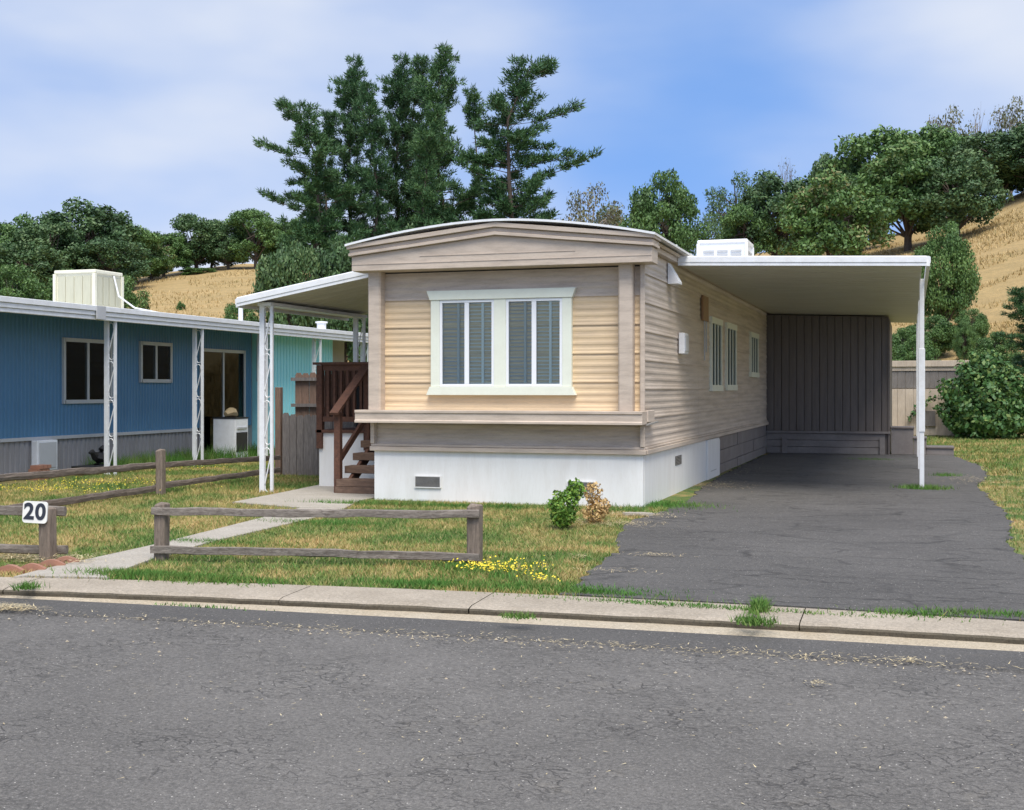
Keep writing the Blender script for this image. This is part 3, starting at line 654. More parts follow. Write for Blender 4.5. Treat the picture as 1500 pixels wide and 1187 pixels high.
bc = thing('rooftop_cooler', 'cream boxy evaporative cooler on the blue home roof', 'air cooler', (-15.2, 20.8, 3.12))
ca = pX(118, 440, -15.1)
cooler(bc, -15.45, 20.75, 3.10, .92, .86, .78, coolm, True)
o = MB().tube([(-14.98, 20.9, 3.8), (-14.9, 20.95, 3.4), (-14.7, 21.2, 3.18), (-14.4, 21.6, 3.10), (-14.2, 22.2, 3.08)], .018).build('cable', vinyl); tag(o, 'pale cable drooping from the cream rooftop cooler onto the roof', 'cable')
o = MB().tube([(-14.3, 24.6, 3.06), (-14.3, 24.6, 3.42)], .05, 10).tube([(-14.3, 24.6, 3.40), (-14.3, 24.6, 3.46)], .062, 10).build('vent_pipe', whitem); tag(o, 'short white vent pipe on the blue home roof edge', 'pipe')
o = MB().tube([(-14.5, 29, 3.09), (-14.5, 29, 3.30)], .12, 10).tube([(-14.5, 29, 3.27), (-14.5, 29, 3.31)], .16, 10).build('roof_vent', whitem); tag(o, 'squat white roof vent cap near the turquoise addition', 'vent')
ub = thing('utility_cabinet', 'white utility cabinet against the grey skirt of the blue home', 'cabinet', (BX+.1, 18.4, 0))
B(BX+.03, BX+.16, 18.2, 18.75, .12, .66).build('body', whitem, ub, .01); B(BX+.162, BX+.175, 18.25, 18.7, .17, .62).build('door', alum, ub)
bs = thing('brick_stack', 'small stack of red bricks beside the blue home skirt', 'bricks', (-14.3, 18.0, 0))
bmq = B(0, .2, 0, .095, 0, .06).mesh('brick', brick)
for j in range(4):
    for k in range(3): put('brick', bmq, (-14.5+.01*j, 17.8+k*.105+.03*(j % 2), .0+j*.064), bs)
tb = thing('planter_tub', 'low black tub with a dark rooster ornament beside the blue home', 'planter', (-14.3, 19.3, 0))
MB().prism([(19.02, .0), (19.62, .0), (19.72, .17), (18.95, .17)], 'x', -14.5, -14.15).build('tub', blackm, tb, .01)
MB().tube([(-14.3, 19.45, .17), (-14.3, 19.5, .26), (-14.3, 19.52, .36), (-14.3, 19.58, .44), (-14.3, 19.62, .5)], [.06, .13, .11, .06, .035], 9).tube([(-14.3, 19.42, .3), (-14.3, 19.30, .42), (-14.3, 19.22, .40)], [.07, .05, .02], 7).tube([(-14.3, 19.62, .5), (-14.3, 19.68, .49)], [.03, .008], 6).build('ornament', blackm, tb)
sv = thing('kitchen_stove', 'old white stove standing by the blue home sliding door', 'stove', (-14.3, 24.1, 0))
B(-14.55, -14.0, 23.85, 24.4, .03, .92).build('body', whitem, sv, .01); B(-14.56, -13.99, 23.84, 24.41, .922, .95).build('cooktop', blackm, sv); B(-14.0, -13.985, 23.9, 24.35, .2, .62).build('oven_door', blackm, sv); B(-14.0, -13.975, 23.92, 24.33, .70, .735).build('handle', alum, sv)
o = MB().tube([(-14.3, 23.95, 1.02), (-14.28, 24.1, 1.06), (-14.3, 24.25, 1.05), (-14.3, 24.4, 1.0)], [.05, .10, .11, .05], 8).build('cloth_bundle', tan); tag(o, 'tan cloth bundle lying on the old white stove', 'bundle')

# ------------------------------------------------------------------ split rail fences and number sign
def rail(m, p, q, w_, h_, seg=14):
    p, q = Vector(p), Vector(q); d = (q-p).normalized(); a = d.cross(Vector((0, 0, 1))).normalized(); n = 8; o_ = len(m.v)
    ph = [random.uniform(.85, 1.12) for _ in range(n)]
    for i in range(seg+1):
        c = p+(q-p)*i/seg+Vector((0, 0, random.uniform(-.006, .006)))
        for k in range(n):
            t = 2*math.pi*k/n; r = ph[k]*random.uniform(.88, 1.08)
            m.v.append(tuple(c+a*math.copysign(abs(math.cos(t))**.6, math.cos(t))*w_/2*r+Vector((0, 0, 1))*math.copysign(abs(math.sin(t))**.6, math.sin(t))*h_/2*r))
    for i in range(seg):
        for k in range(n): m.f.append((o_+i*n+k, o_+i*n+(k+1) % n, o_+(i+1)*n+(k+1) % n, o_+(i+1)*n+k))
    m.f.append(tuple(o_+k for k in range(n-1, -1, -1))); m.f.append(tuple(o_+seg*n+k for k in range(n)))
    return m
def fpost(par, p, h, w_=.11):
    m = MB(); x, y = p[0], p[1]; v = [random.uniform(-.008, .008) for _ in range(8)]
    a = w_/2
    m.add([(x-a+v[0], y-a, -.1), (x+a, y-a+v[1], -.1), (x+a+v[2], y+a, -.1), (x-a, y+a, -.1), (x-a, y-a+v[3], h*.96), (x+a+v[4], y-a, h), (x+a, y+a+v[5], h*.985), (x-a+v[6], y+a, h*1.01)],
          [(0,3,2,1),(4,5,6,7),(0,1,5,4),(1,2,6,5),(2,3,7,6),(3,0,4,7)])
    return m.build('post', postwood, par, .012)
ff = thing('split_rail_fence', 'low weathered two-rail wooden fence on the front lawn', 'fence', (-5.1, 10.2, 0))
a, b_ = pg(237, 821), pg(696, 829)
fpost(ff, a, .53); fpost(ff, b_, .55, .12)
nv = Vector((.2, -.98, 0))*.075
def off(p, z, e=0): return (p[0]+nv.x+e, p[1]+nv.y, z)
rail(MB(), off(a, .455, -.07), off(b_, .465, .05), .05, .075).build('rail', greyrail, ff); rail(MB(), off(a, .11, -.08), off(b_, .09, .05), .05, .07).build('rail', greyrail, ff)
sf = thing('side_rail_fence', 'weathered split rail fence between the lawn and the blue home yard', 'fence', (-10.6, 15.9, 0))
fpost(sf, (-10.58, 15.9), .68, .115)
rail(MB(), (-10.66, 10.6, .50), (-10.66, 15.95, .44), .06, .10, 24).build('rail', greyraily, sf); rail(MB(), (-10.66, 15.9, .44), (-10.62, 19.6, .37), .06, .09).build('rail', greyraily, sf)
rail(MB(), (-10.66, 10.6, .07), (-10.66, 15.95, .10), .06, .11, 24).build('rail', greyraily, sf); rail(MB(), (-10.66, 15.9, .12), (-10.62, 19.6, .15), .06, .10).build('rail', greyraily, sf)
nf = thing('number_post_fence', 'weathered rail fence ending at the post that carries the number plate', 'fence', (-7.6, 9.5, 0))
npz = pg(70, 824)
fpost(nf, npz, .50, .12)
rail(MB(), (npz[0]-2.6, npz[1]-.35, .45), (npz[0]+.12, npz[1]+.09, .46), .05, .09).build('rail', greyrail, nf); rail(MB(), (npz[0]-2.6, npz[1]-.35, .10), (npz[0]+.14, npz[1]+.09, .11), .05, .08).build('rail', greyrail, nf)
sg = thing('number_sign', 'white enamel number plate reading 20 on the wooden post', 'sign', (npz[0]-.06, npz[1]-.09, .36))
rc = [(sx*(.1175-.03)+.03*math.cos(t), sz*(.0975-.03)+.03*math.sin(t)) for sx, sz, t0 in ((1, 1, 0), (-1, 1, 90), (-1, -1, 180), (1, -1, 270)) for t in np.radians([t0, t0+22, t0+45, t0+68, t0+90])]
pm_ = MB().prism(rc, 'y', -.007, .007).mesh('plate', signw)
plate = obj('plate', pm_, sg); plate.location = (-.01, 0, .10)
fc = bpy.data.curves.new('digits', 'FONT'); fc.body = '20'; fc.size = .20; fc.align_x = 'CENTER'; fc.align_y = 'CENTER'; fc.extrude = .002; fc.offset = .006; fc.space_character = 1.1
tmp = bpy.data.objects.new('tmp', fc); C.objects.link(tmp); dg = bpy.context.evaluated_depsgraph_get(); dme = bpy.data.meshes.new_from_object(tmp.evaluated_get(dg)); bpy.data.objects.remove(tmp)
dme.materials.clear(); dme.materials.append(ink); dig = obj('digits', dme, sg); dig.rotation_euler = (math.pi/2, 0, 0); dig.location = (-.01, -.0095, .10)
sg.rotation_euler = (math.radians(-3), math.radians(2), math.radians(10))
eg = thing('garden_edging', 'scalloped terracotta edging bricks at the foot of the number post', 'edging', (pg(50, 834)[0], pg(50, 834)[1], 0))
em = MB().prism([(-.12, -.03)]+[(-.12+.24*i/8, .035+.045*math.sin(math.pi*i/8)) for i in range(9)]+[(.12, -.03)], 'y', 0, .055).mesh('brick', brick)
for k, (x, y) in enumerate(((-30, 843), (12, 840), (45, 838), (74, 832), (97, 827))): q = pg(x, y); put('brick', em, (q[0], q[1], -.01), eg, math.radians(8+k*7))

# garden shed behind
gs = thing('garden_shed', 'pale wooden garden shed with a weathered grey upper band', 'shed', (.9, 43, 0))
SX0, SX1, SY = -1.2, 1.9, 43.0
B(SX0+.03, SX1-.03, SY+.03, SY+2.2, 0, 2.35).build('wall', shedw, gs)
sb = B(0, .245, 0, .03, 0, 1).mesh('board', shedw); sb2 = B(0, .245, 0, .03, 0, 1).mesh('board', shedg)
for k in range(12):
    put('board', sb, (SX0+k*.255, SY-.004*(k % 2), .05), gs, 0, (1, 1, 1.52)); put('board', sb2, (SX0+k*.255, SY-.004*(k % 2), 1.6), gs, 0, (1, 1, .56))
B(SX0-.1, SX1+.1, SY-.09, SY+2.3, 2.30, 2.50).build('roof', shedw, gs, .01); B(SX1-.05, SX1+.06, SY-.04, SY+.03, .05, 2.295).build('corner_post', shedw, gs); B(SX0-.02, SX1+.05, SY-.035, SY-.006, 2.17, 2.295).build('header', shedw, gs)
B(.15, .75, SY-.06, SY-.012, .35, .85).build('hatch', shedg, gs)

# ------------------------------------------------------------------ plants
def leafquads(P, Nrm, size, aspect=.55, jitter=.9):
    n = len(P); d = Nrm+rng.normal(0, jitter, (n, 3)); d /= np.linalg.norm(d, axis=1)[:, None]+1e-9
    h = rng.normal(0, 1, (n, 3)); a = np.cross(d, h); a /= np.linalg.norm(a, axis=1)[:, None]+1e-9; b = np.cross(d, a)
    s = size*rng.uniform(.65, 1.35, (n, 1))
    V = np.empty((n, 4, 3)); V[:, 0] = P-a*s; V[:, 1] = P+b*s*aspect; V[:, 2] = P+a*s; V[:, 3] = P-b*s*aspect
    return V.reshape(-1, 3)
def unit(n):
    v = rng.normal(0, 1, (n, 3)); return v/np.linalg.norm(v, axis=1)[:, None]
def oak_proto(seed, mat, clumps=46, per=330, size=.017, dens=1.0, low=.16, bare=False):
    global rng
    rng = np.random.default_rng(seed); R = random.Random(seed)
    tr = MB(); bend = [(0, 0, -.04), (R.uniform(-.02, .02), R.uniform(-.02, .02), .14), (R.uniform(-.04, .04), R.uniform(-.04, .04), .32), (R.uniform(-.06, .06), R.uniform(-.06, .06), .55), (R.uniform(-.08, .08), 0, .78)]
    tr.tube(bend, [.034, .028, .024, .015, .005], 8)
    cs = []; tries = 0
    while len(cs) < clumps and tries < 4000:
        tries += 1
        u = unit(1)[0]; k = R.uniform(.45, 1)**.6
        p = np.array([u[0]*.42*k, u[1]*.42*k, .53+u[2]*.39*k])
        if p[2] < low+.05: continue
        if all(np.linalg.norm(p-q[0]) > .085 for q in cs): cs.append((p, R.uniform(.075, .135)))
    Ps, Ns = [], []
    for (p, r) in cs:
        b0 = Vector(bend[R.choice([1, 2, 2, 3, 3])]); q = Vector(p); mid = (b0+q)/2+Vector((R.uniform(-.03, .03), R.uniform(-.03, .03), R.uniform(-.01, .05)))
        tr.tube([b0, mid, q], [.012, .007, .002], 5)
        if bare:
            for _ in range(7): e = q+Vector(unit(1)[0])*.10; tr.tube([mid.lerp(q, R.uniform(.3, 1)), e], [.003, .001], 3)
        n = int(per*dens*(r/.1)**2)
        u = unit(n); rad = r*rng.uniform(.35, 1.08, (n, 1))**.7
        Ps.append(p+u*rad*np.array([1.1, 1.1, .78])+rng.normal(0, .008, (n, 3))); Ns.append(u)
    P = np.concatenate(Ps); Nn = np.concatenate(Ns)
    cl = np.concatenate([np.full(len(a), R.uniform(-.22, .22)) for a in Ps])
    tint = np.clip(rng.uniform(.1, .75, len(P))+cl, 0, .8)
    return tr.mesh('trunk', deadw if bare else bark), npmesh('crown', leafquads(P, Nn, size), 4, mat, tint)
def pine_proto(seed, spread=1.0, right=0.0, sparse=1.0, base=.16):
    global rng
    rng = np.random.default_rng(seed); R = random.Random(seed); H = 20.0
    tr = MB(); lean = [(R.uniform(-.25, .25)*k, R.uniform(-.25, .25)*k, H*k/5) for k in range(6)]; lean[0] = (0, 0, -1)
    tr.tube(lean, [.34, .27, .21, .15, .09, .02], 8)
    def at(z):
        k = max(0, min(4.999, z/H*5)); i = int(k); return Vector(lean[i]).lerp(Vector(lean[i+1]), k-i)
    Ps, Ds = [], []
    z = H*base
    while z < H*.99:
        t = z/H; wh = .72+.38*math.sin(z*1.7+seed)+R.uniform(-.25, .25); k = R.choice([2, 3, 3, 4]); a0 = R.uniform(0, 6.28)
        env = (min(1, (t-base)/.18+.45))*(1-t)**.55*4.6*spread*wh+.5
        for j in range(k):
            an = a0+j*6.28/k+R.uniform(-.5, .5); L = env*R.uniform(.45, 1.12)*(1+right*max(0, math.cos(an)))
            if R.random() > .86*sparse+.05 and t < .85:
                if R.random() < .5: p = at(z); tr.tube([p, p+Vector((math.cos(an)*L*.7, math.sin(an)*L*.7, -.1*L))], [.035, .01], 4)
                continue
            p = at(z); rise = R.uniform(.05, .35) if t > .4 else R.uniform(-.12, .22)
            pts = [p+Vector((math.cos(an)*L*s, math.sin(an)*L*s, L*rise*s*(.4+.6*s))) for s in (0, .35, .7, 1)]
            tr.tube(pts, [.06*(1.15-t), .045*(1.15-t), .025, .008], 4)
            nt_ = max(3, int(L*4.2))
            for q in range(nt_):
                s = .28+.72*(q+R.random())/nt_; i = min(2, int(s*3)); c = pts[i].lerp(pts[min(i+1, 3)], s*3-i)
                c = c+Vector((R.gauss(0, .22), R.gauss(0, .22), R.uniform(-.05, .28)))
                n = 46; u = unit(n); u[:, 2] = u[:, 2]*.75+.28; u += np.array([math.cos(an), math.sin(an), .1])*.35
                Ps.append(np.array(c)+u*rng.uniform(.02, .38, (n, 1))); Ds.append(u)
        z += R.uniform(.26, .55)*(1.15 if t < .4 else .85)
    P = np.concatenate(Ps); D = np.concatenate(Ds); n = len(P)
    side = np.cross(D, rng.normal(0, 1, (n, 3))); side /= np.linalg.norm(side, axis=1)[:, None]+1e-9
    Ln = rng.uniform(.16, .34, (n, 1)); V = np.empty((n, 3, 3)); V[:, 0] = P-side*.05; V[:, 1] = P+side*.05; V[:, 2] = P+D*Ln
    tb_ = np.repeat(np.array([R.uniform(-.2, .2) for _ in range(len(Ps))]), 46)
    return tr.mesh('trunk', bark), npmesh('crown', V.reshape(-1, 3), 3, pineneedle, np.clip(rng.uniform(.1, .7, n)+tb_, 0, .8))
oaks = [oak_proto(s, m) for s, m in ((11, oakleaf), (12, oakleaf), (13, oakdark), (14, oakdark))]
airy = [oak_proto(21, oakdark, 26, 150, .016, .8), oak_proto(22, oliveleaf, 28, 110, .016, .8, bare=True), oak_proto(23, oliveleaf, 24, 14, .014, .5, bare=True)]
fineoak = oak_proto(31, oakleaf, 60, 420, .014)
def tree(name, pr, px_, top, wpx, r, label, group=None, sink=.3, wy=None, zscale=None):
    d = pdist(px_, 400, r); z = float(hz(d[0], d[1])) if r > 46 else 0.0
    ztop = CH+r*(HOR-top)/FP*math.cos(math.atan((px_-750)/FP)) ; h = max(.5, ztop-z+sink); wid = wpx/FP*r
    o = thing(name, label, 'tree' if 'tree' in name or 'oak' in name or 'pine' in name else 'shrub', (d[0], d[1], z-sink), group)
    rz = random.uniform(0, 6.28) if zscale is None else zscale
    for nm, me_ in (('trunk', pr[0]), ('crown', pr[1])):
        c = obj(nm, me_, o); c.rotation_euler.z = rz
        k = 20.0 if name == 'pine_tree' else 1.0
        c.scale = (wid/(1.0 if k == 1 else 7.7), wid/(1.0 if k == 1 else 7.7), h/(.97 if k == 1 else 20.0))
    return o
RL = {3: 'broad tall oak rising above the ridge row behind the cream rooftop cooler', 5: 'small oak at the dip of the ridge row where the golden hill begins', 8: 'upright oak on the ridge next to the pine cluster', 9: 'oak half hidden by the broad dark pine on the ridge', 12: 'low oak filling the dip of the ridge row', 10: 'lower oak in front of the broad tall ridge oak'}
LT = 'leafy oak in the tree row along the ridge behind the blue home'; LG = 'oaks along the ridge behind the blue home'
for i, (x, t, w_, r) in enumerate(((-40, 322, 130, 128), (18, 314, 105, 132), (75, 318, 120, 126), (132, 294, 160, 130), (192, 325, 105, 134), (240, 338, 90, 140), (288, 309, 105, 142), (335, 326, 80, 140), (375, 298, 95, 138), (418, 318, 85, 140), (160, 345, 120, 124), (40, 350, 130, 122), (222, 350, 70, 136), (310, 345, 70, 146))):
    tree('oak_tree', oaks[(i*3+1) % 4], x, t, w_, r, RL.get(i, LT), LG)
for i, (x, t, w_, r, l) in enumerate(((20, 388, 120, 75, 'bright green bushy tree rising behind the blue home roof beside the cream cooler'), (178, 405, 95, 72, 'bright green bushy tree behind the cable of the cream rooftop cooler'), (95, 395, 90, 80, 'bright green bushy tree directly behind the cream rooftop cooler'), (350, 442, 70, 62, 'low bright bush behind the vent pipe on the blue home roof'))):
    tree('bushy_tree', (fineoak[0], fineoak[1]), x, t, w_, r, l)
for (x, t, w_, r, l) in ((290, 391, 60, 138, 'wide low olive bush on the golden hill below the oak row'), (291, 424, 18, 118, 'tiny round bush alone on the golden hill below the oak row'), (265, 441, 14, 104, 'small pointed sapling on the golden hill near the oak row')):
    tree('hill_bush', oaks[0], x, t, w_, r, l, sink=.6)
pines = [pine_proto(41, 1.0), pine_proto(42, .85, 0, .9), pine_proto(43, .8, 0, .75, .25), pine_proto(44, 1.1, .55, .9), pine_proto(45, .6, 0, .45, .2)]
PG = 'pines behind the taupe home'
for (k, x, t, w_, r, l, rz) in ((3, 452, 150, 125, 70, 'broad dark pine at the blue home end of the pine cluster, lower than its neighbours', 3.3 - TH), (0, 512, 88, 100, 76, None, None), (1, 546, 122, 95, 72, None, None), (0, 582, 86, 100, 78, None, None), (2, 612, 84, 95, 80, None, None), (1, 652, 64, 120, 74, 'tallest pine of the cluster behind the taupe home', None),
                       (4, 704, 138, 90, 75, 'thin sparse pine between the tallest pine and the wide-branching pine', None), (3, 757, 86, 150, 71, 'wide-branching pine standing apart at the carport end of the pine cluster', TH), (2, 478, 165, 85, 74, 'slim half-bare pine beside the broad dark pine', None), (1, 630, 150, 100, 70, None, None)):
    tree('pine_tree', pines[k], x, t, w_, r, l or 'tall dark pine in the middle of the cluster behind the taupe home', PG, zscale=rz)
for (x, t, w_, r, l) in ((425, 335, 110, 58, 'dense dark evergreen below the broad pine behind the porch awning'), (500, 345, 130, 60, 'dense dark evergreen behind the taupe home roof corner by the awning'), (600, 330, 130, 66, 'dark understory oak among the pine trunks behind the roof peak'), (700, 335, 130, 66, 'dark understory oak below the thin sparse pine'), (800, 318, 80, 68, 'dark understory oak at the foot of the wide-branching pine')):
    tree('understory_oak_tree', oaks[2+int(x) % 2], x, t, w_, r, l)
for (p, x, t, w_, r, l, g_) in (
    (airy[1], 868, 270, 110, 112, 'airy pale oak with sky showing through beside the wide-branching pine', None), (airy[0], 905, 285, 90, 118, 'thin airy oak between the pale airy oak and the round green oak', None),
    (fineoak, 975, 252, 125, 100, 'round dense green oak behind the taupe home roof edge', None), (airy[0], 1075, 237, 95, 140, 'dark open-crowned oak on the ridge beside the bare tree', None), (airy[2], 1150, 222, 75, 150, 'bare dead tree on the ridge behind the oaks', None),
    (oaks[2], 1140, 250, 150, 128, 'dark oak on the ridge below the bare dead tree', 1), (oaks[0], 1218, 253, 175, 104, 'broad green oak right behind the carport roof', None), (oaks[1], 1290, 178, 170, 150, 'tall oak at the shoulder of the hilltop where the grove meets the sky', 1), (oaks[3], 1225, 215, 100, 150, None, 1), (oaks[0], 1330, 212, 180, 122, 'broad spreading oak with visible trunk at the lower edge of the grove', 1), (oaks[2], 1400, 222, 150, 120, None, 1), (oaks[1], 1360, 175, 140, 152, None, 1), (oaks[3], 1465, 188, 160, 145, None, 1),
    (airy[1], 1385, 160, 100, 165, 'brownish thin-leaved tree on the hilltop above the oaks', None), (airy[2], 1432, 143, 80, 172, 'leafless grey tree on the hilltop skyline', None), (airy[1], 1480, 146, 90, 168, 'brownish thin-leaved tree at the highest end of the hilltop', None), (oaks[2], 1530, 180, 170, 140, None, 1), (oaks[3], 1265, 250, 110, 135, None, 1), (oaks[1], 1090, 290, 90, 125, None, 1), (airy[0], 1030, 300, 70, 120, 'small thin tree beside the round dense green oak', None)):
    tree('oak_tree', p, x, t, w_, r, l or 'dense oak in the grove covering the hillside above the carport', 'oaks of the hillside grove' if g_ else None)
tree('small_oak_tree', fineoak, 1384, 326, 95, 75, 'young green tree on the golden slope beside the carport post')
for (x, t, w_, r, l) in ((1413, 470, 30, 66, 'small round bright shrub on the slope behind the big bush'), (1422, 452, 50, 70, 'olive shrub on the slope above the small round shrub'), (1322, 480, 70, 62, 'green shrub behind the pale garden shed roof'), (1460, 486, 70, 60, 'low olive scrub on the slope between the big bush and the conifer'), (1345, 492, 70, 57, 'low scrub right behind the pale garden shed'), (1365, 462, 80, 68, 'green scrub at the foot of the young tree')):
    tree('slope_shrub', fineoak, x, t, w_, r, l)
tree('conifer_tree', (pines[1][0], pines[1][1]), 1500, 395, 70, 47, 'dark conifer standing behind the big bush').name = 'conifer_tree'
for o in [q for q in C.objects if q.name.startswith('conifer_tree')]:
    for c in o.children: c.scale = (.32, .32, .27)

def shrub(name, label, cat, x, y, lobes, n, size, mat, stems=5):
    root = thing(name, label, cat, (x, y, 0)); Ps, Ns = [], []
    for (dx, dy, dz, rx, rz_) in lobes:
        k = int(n*(rx*rz_)/sum(l[3]*l[4] for l in lobes)); u = unit(k); bumpy = 1+.16*np.sin(u[:, :1]*7+u[:, 2:]*6+dx*9)
        Ps.append(np.array([dx, dy, dz])+u*np.array([rx, rx, rz_])*bumpy*rng.uniform(.45, 1.05, (k, 1))**.55); Ns.append(u)
    P = np.concatenate(Ps); Nn = np.concatenate(Ns); P[:, 2] = np.maximum(P[:, 2], .01)
    obj('foliage', npmesh('foliage', leafquads(P, Nn, size, .6), 4, mat, rng.uniform(.05, .78, len(P))), root)
    m = MB()
    for k in range(stems):
        l = lobes[k % len(lobes)]; m.tube([(random.uniform(-.04, .04), random.uniform(-.04, .04), -.02), (l[0]*.5, l[1]*.5, l[2]*.5), (l[0]+random.uniform(-.5, .5)*l[3], l[1]+random.uniform(-.5, .5)*l[3], l[2]+.3*l[4])], [size*.45, size*.35, size*.12], 5)
    obj('stem', m.mesh('stem', bark), root)
    return root
rng = np.random.default_rng(77)
q = pg(825, 776); shrub('boxwood_shrub', 'small bright green double-lobed shrub in front of the white skirting', 'shrub', q[0], q[1], [(0, 0, .24, .165, .20), (.13, .06, .44, .10, .11), (-.02, 0, .12, .12, .1)], 2600, .019, brightleaf)
q = pg(868, 768); shrub('dry_shrub', 'dried yellow brown plant beside the small green shrub', 'shrub', q[0], q[1], [(.02, 0, .12, .14, .12), (-.02, .1, .34, .11, .14), (.1, .05, .2, .1, .1)], 1100, .019, dryleaf)
q = pg(1440, 643); shrub('big_bush', 'big leafy green bush beside the pale garden shed', 'bush', q[0], q[1], [(0, 0, 1.3, 1.25, 1.15), (.6, .3, 1.0, 1.05, 1.0), (-.6, -.1, .8, .75, .8), (.1, -.2, 2.1, .75, .65), (1.5, .6, .9, .9, .9), (.3, -.5, .5, 1.0, .5)], 16000, .075, bushleaf, 9)
vn = thing('climbing_vine', 'thin vine arching across the pale garden shed', 'vine', (.6, 42.8, 0))
vp = [(-.1, 42.9, .55), (.25, 42.8, 1.05), (.7, 42.75, 1.28), (1.2, 42.75, 1.25), (1.8, 42.8, 1.0)]
MB().tube(vp, .012, 5).build('stem', bark, vn)
P = np.concatenate([np.array(vp[i])+(np.array(vp[i+1])-np.array(vp[i]))*rng.random((45, 1)) for i in range(4)])+rng.normal(0, .06, (180, 3))
obj('leaves', npmesh('leaves', leafquads(P-np.array([.6, 42.8, 0]), unit(180), .06), 4, bushleaf, rng.uniform(0, .8, 180)), vn)

# ------------------------------------------------------------------ grass, weeds, flowers, straw (stuff)
def blades(P, h, wd, lean, tint):
    n = len(P); an = rng.uniform(0, 6.283, n); l = rng.normal(0, 1, (n, 2))*lean
    V = np.empty((n, 3, 3)); dx = np.cos(an)*wd; dy = np.sin(an)*wd
    V[:, 0] = P+np.stack([dx, dy, 0*dx], 1); V[:, 1] = P-np.stack([dx, dy, 0*dx], 1); V[:, 2] = P+np.stack([l[:, 0]*h, l[:, 1]*h, h], 1)
    return V.reshape(-1, 3), tint
def ok(x, y):
    m = ~inpoly(x, y, drive_poly) & ~inpoly(x, y, walk_poly) & ~inpoly(x, y, pat_poly) & (y > kb(x)-.01)
    m &= ~((x > HX0) & (x < HX1) & (y > HY0+.03)) & ~((x < BX+.0) & (x > -19))
    return m
VV, TT = [], []
def scatter(x0, x1, y0, y1, n, h0, h1, wd, lean, t0, t1):
    x = rng.uniform(x0, x1, n); y = rng.uniform(y0, y1, n); k = ok(x, y); x, y = x[k], y[k]
    a, b = blades(np.stack([x, y, np.zeros(len(x))], 1), rng.uniform(h0, h1, len(x)), wd*rng.uniform(.6, 1.3, len(x)), lean, rng.uniform(t0, t1, len(x))); VV.append(a); TT.append(b)
scatter(-7.3, -1.2, 8.5, 16.2, 120000, .018, .05, .0042, .55, .0, 1)
scatter(-13.8, -7.3, 7.5, 16.5, 120000, .018, .055, .0045, .55, .0, 1)
scatter(-14.0, -7.3, 16.5, 24, 70000, .03, .07, .006, .5, .0, .9)
scatter(0, 9, 9, 24, 70000, .02, .06, .006, .5, 0, 1); scatter(-.5, 14, 24, 44, 70000, .04, .09, .011, .5, 0, .9)
def tuft(px_, py_, rx, ry, n, h, t0=0, t1=.13, wd=.005, force=True):
    q = pg(px_, py_); x = q[0]+rng.normal(0, rx, n); y = q[1]+rng.normal(0, ry, n)
    a, b = blades(np.stack([x, y, np.where(ok(x, y), 0, .0)], 1), rng.uniform(.4, 1, n)*h, wd*rng.uniform(.6, 1.3, n), .5, rng.uniform(t0, t1, n)); VV.append(a); TT.append(b)
for a in ((1353, 717, .17, .12, 1100, .10), (1385, 698, .12, .12, 300, .09), (1278, 674, .28, .2, 350, .06), (200, 845, .25, .08, 2600, .07), (280, 850, .3, .07, 1800, .06), (330, 849, .25, .06, 1200, .05), (760, 862, .5, .10, 2600, .06), (700, 838, .3, .25, 1800, .07), (640, 860, .3, .05, 1400, .06), (860, 870, .25, .05, 900, .05), (1112, 893, .03, .10, 500, .09), (1105, 913, .07, .06, 350, .07), (760, 905, .06, .04, 200, .05), (40, 862, .05, .05, 200, .07),
          (965, 742, .35, .25, 1800, .08), (1450, 902, .25, .06, 900, .05), (1340, 901, .2, .05, 500, .05), (550, 741, .5, .06, 1500, .09), (700, 744, .6, .05, 1500, .08), (900, 750, .3, .1, 900, .07), (300, 890, .2, .02, 120, .03), (1080, 893, .6, .03, 400, .03), (960, 884, .6, .03, 500, .03), (300, 796, .5, .08, 900, .06), (470, 768, .4, .1, 1200, .06)): tuft(*a)
x = rng.uniform(-14.7, -13.9, 9000); y = rng.uniform(19.6, 27, 9000); a, b = blades(np.stack([x, y, 0*x], 1), rng.uniform(.1, .42, 9000)*(.5+.5*np.abs(np.sin(y*2.3))), np.full(9000, .008), .3, rng.uniform(0, .18, 9000)); VV.append(a); TT.append(b)
tag(obj('grass', npmesh('grass', np.concatenate(VV), 3, blade_m, np.concatenate(TT))), 'short patchy green and dry grass with weeds on the lawns', None, None, 'stuff')
FP_, = ([],)
for (px_, py_, rx, ry, n) in ((60, 722, 1.2, .5, 300), (150, 712, 1.6, .7, 260), (300, 690, 1.2, .9, 120), (375, 675, .8, .8, 60), (725, 843, .28, .16, 170), (790, 858, .14, .06, 50), (690, 838, .2, .2, 60), (760, 838, .35, .25, 60)):
    q = pg(px_, py_); FP_.append(np.stack([q[0]+rng.normal(0, rx*.55, n), q[1]+rng.normal(0, ry*.55, n), rng.uniform(.05, .10, n)], 1))
P = np.concatenate(FP_); k = ok(P[:, 0], P[:, 1]); P = P[k]
tag(obj('yellow_wildflowers', npmesh('yellow_wildflowers', leafquads(P, np.tile([0, -.4, 1.0], (len(P), 1)), .0085, .9, .4), 4, flower_m, rng.random(len(P)))), 'small yellow wildflowers scattered in the lawns', None, None, 'stuff')
SV, STt = [], []
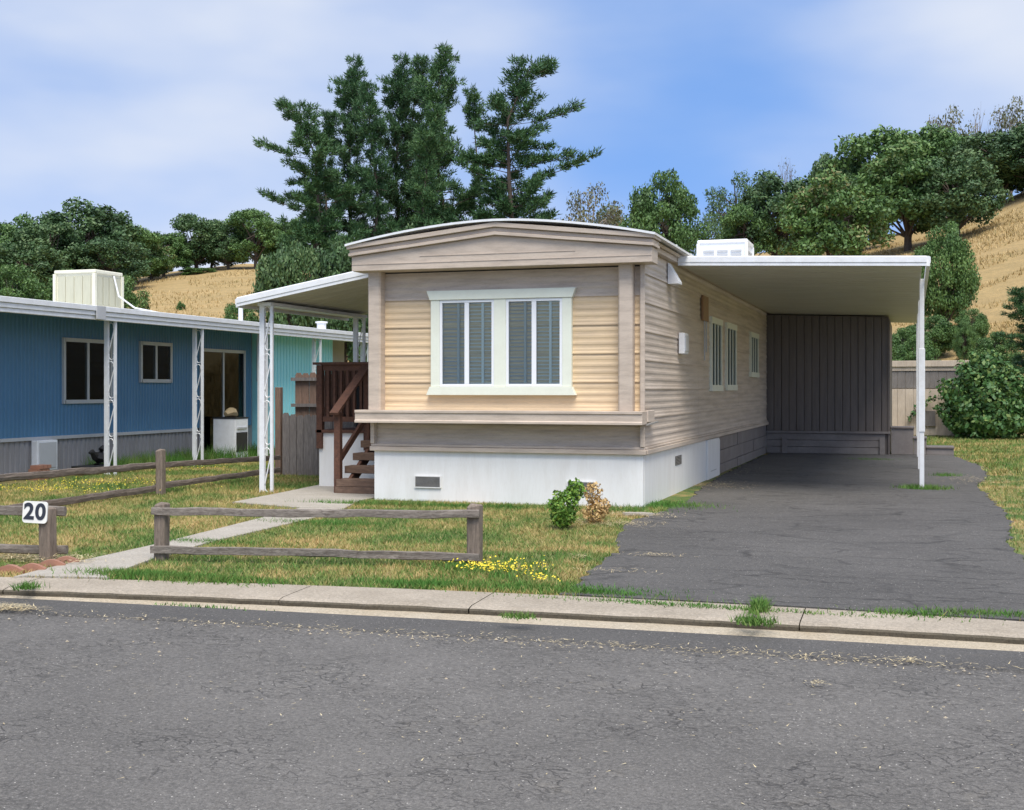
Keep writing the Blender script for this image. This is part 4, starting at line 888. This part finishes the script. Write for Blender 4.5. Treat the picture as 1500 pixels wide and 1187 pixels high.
def strawat(px_, py_, rx, ry, n, L, z=0.0, hz_=.03):
    q = pg(px_, py_, z); P = np.stack([q[0]+rng.normal(0, rx, n), q[1]+rng.normal(0, ry, n), z+.006+rng.uniform(0, hz_, n)], 1)
    an = rng.uniform(0, 6.28, n); d = np.stack([np.cos(an), np.sin(an), rng.normal(0, .12, n)], 1)*L*rng.uniform(.4, 1.2, (n, 1)); s = np.stack([-np.sin(an), np.cos(an), 0*an], 1)*.0035
    V = np.empty((n, 3, 3)); V[:, 0] = P-s; V[:, 1] = P+s; V[:, 2] = P+d; SV.append(V.reshape(-1, 3)); STt.append(rng.random(n))
for a in ((60, 822, .28, .12, 900, .12, .0, .06), (15, 893, .14, .05, 260, .10, -.083), (1330, 971, .05, .02, 60, .04, -.09), (1198, 1006, .03, .015, 40, .03, -.09), (420, 880, .1, .03, 90, .1, -.07), (890, 768, .3, .2, 700, .09), (925, 756, .3, .15, 500, .08), (1030, 712, .4, .5, 900, .08), (1060, 690, .3, .9, 500, .08), (1140, 916, 1.0, .03, 240, .06, -.07), (1300, 926, .8, .03, 160, .05, -.07), (300, 915, 1.2, .05, 200, .05, -.09), (900, 950, 1.2, .06, 260, .05, -.09), (1250, 968, 1.0, .06, 200, .05, -.09), (850, 418+400, .05, .04, 60, .05), (960, 815, .15, .03, 90, .06, .012), (900, 838, .2, .02, 60, .06, .012), (1440, 705, .3, .5, 500, .08), (600, 1040, 3, .9, 160, .03, -.09), (1000, 1060, 3, .8, 160, .03, -.09)): strawat(*a)
tag(obj('straw_litter', npmesh('straw_litter', np.concatenate(SV), 3, straw_m, np.concatenate(STt))), 'dry straw and clippings lying along the gutter and edges', None, None, 'stuff')
m = MB()
for i in range(420):
    px_, py_ = random.uniform(-50, 1550), None
    x = random.uniform(-9, 3); y = float(se(x))+random.gauss(-.05, .10) if i < 260 else random.uniform(4, float(se(x))); r = random.uniform(.004, .014); z = -.092
    m.add([(x-r, y, z), (x, y-r, z), (x+r, y+.3*r, z), (x, y+r, z), (x, y, z+r*.8)], [(0, 1, 4), (1, 2, 4), (2, 3, 4), (3, 0, 4)])
tag(m.build('gravel_bits', gutter_m), 'loose pale gravel bits scattered on the road', None, None, 'stuff')
q = pg(1058+0, 735)
o = MB().prism([(.0, 0), (.30, .02), (.34, .1), (.2, .17), (.02, .14), (-.05, .06)], 'z', 0, .03).build('flat_stone', path_m); q = pg(930, 757); o.location = (q[0]-.12, q[1], .012); tag(o, 'flat pale stepping stone by the corner of the white skirting', 'stone')

# dry grass tufts on the slopes
n = 90000; az = np.concatenate([rng.uniform(math.radians(-5), math.radians(8), n*2//3), rng.uniform(math.radians(-42), math.radians(-24), n//3)]); rr = 47+88*rng.random(len(az))**1.3
x = rr*np.sin(az); y = rr*np.cos(az); dens = np.sin(x*.5+np.sin(y*.31)*2)*np.sin(y*.43+np.sin(x*.27)*2)
k = (dens > -.15) | (rr < 60); x, y, rr = x[k], y[k], rr[k]
V, T = blades(np.stack([x, y, hz(x, y)-.08], 1), rng.uniform(.15, .5, len(x))*np.where(rr < 62, 1.5, .8), .02+.0004*rr, .35, rng.random(len(x)))
tag(obj('hill_grass', npmesh('hill_grass', V, 3, hillblade_m, T)), 'tall dry golden grass tufts on the slopes behind the homes', None, None, 'stuff')
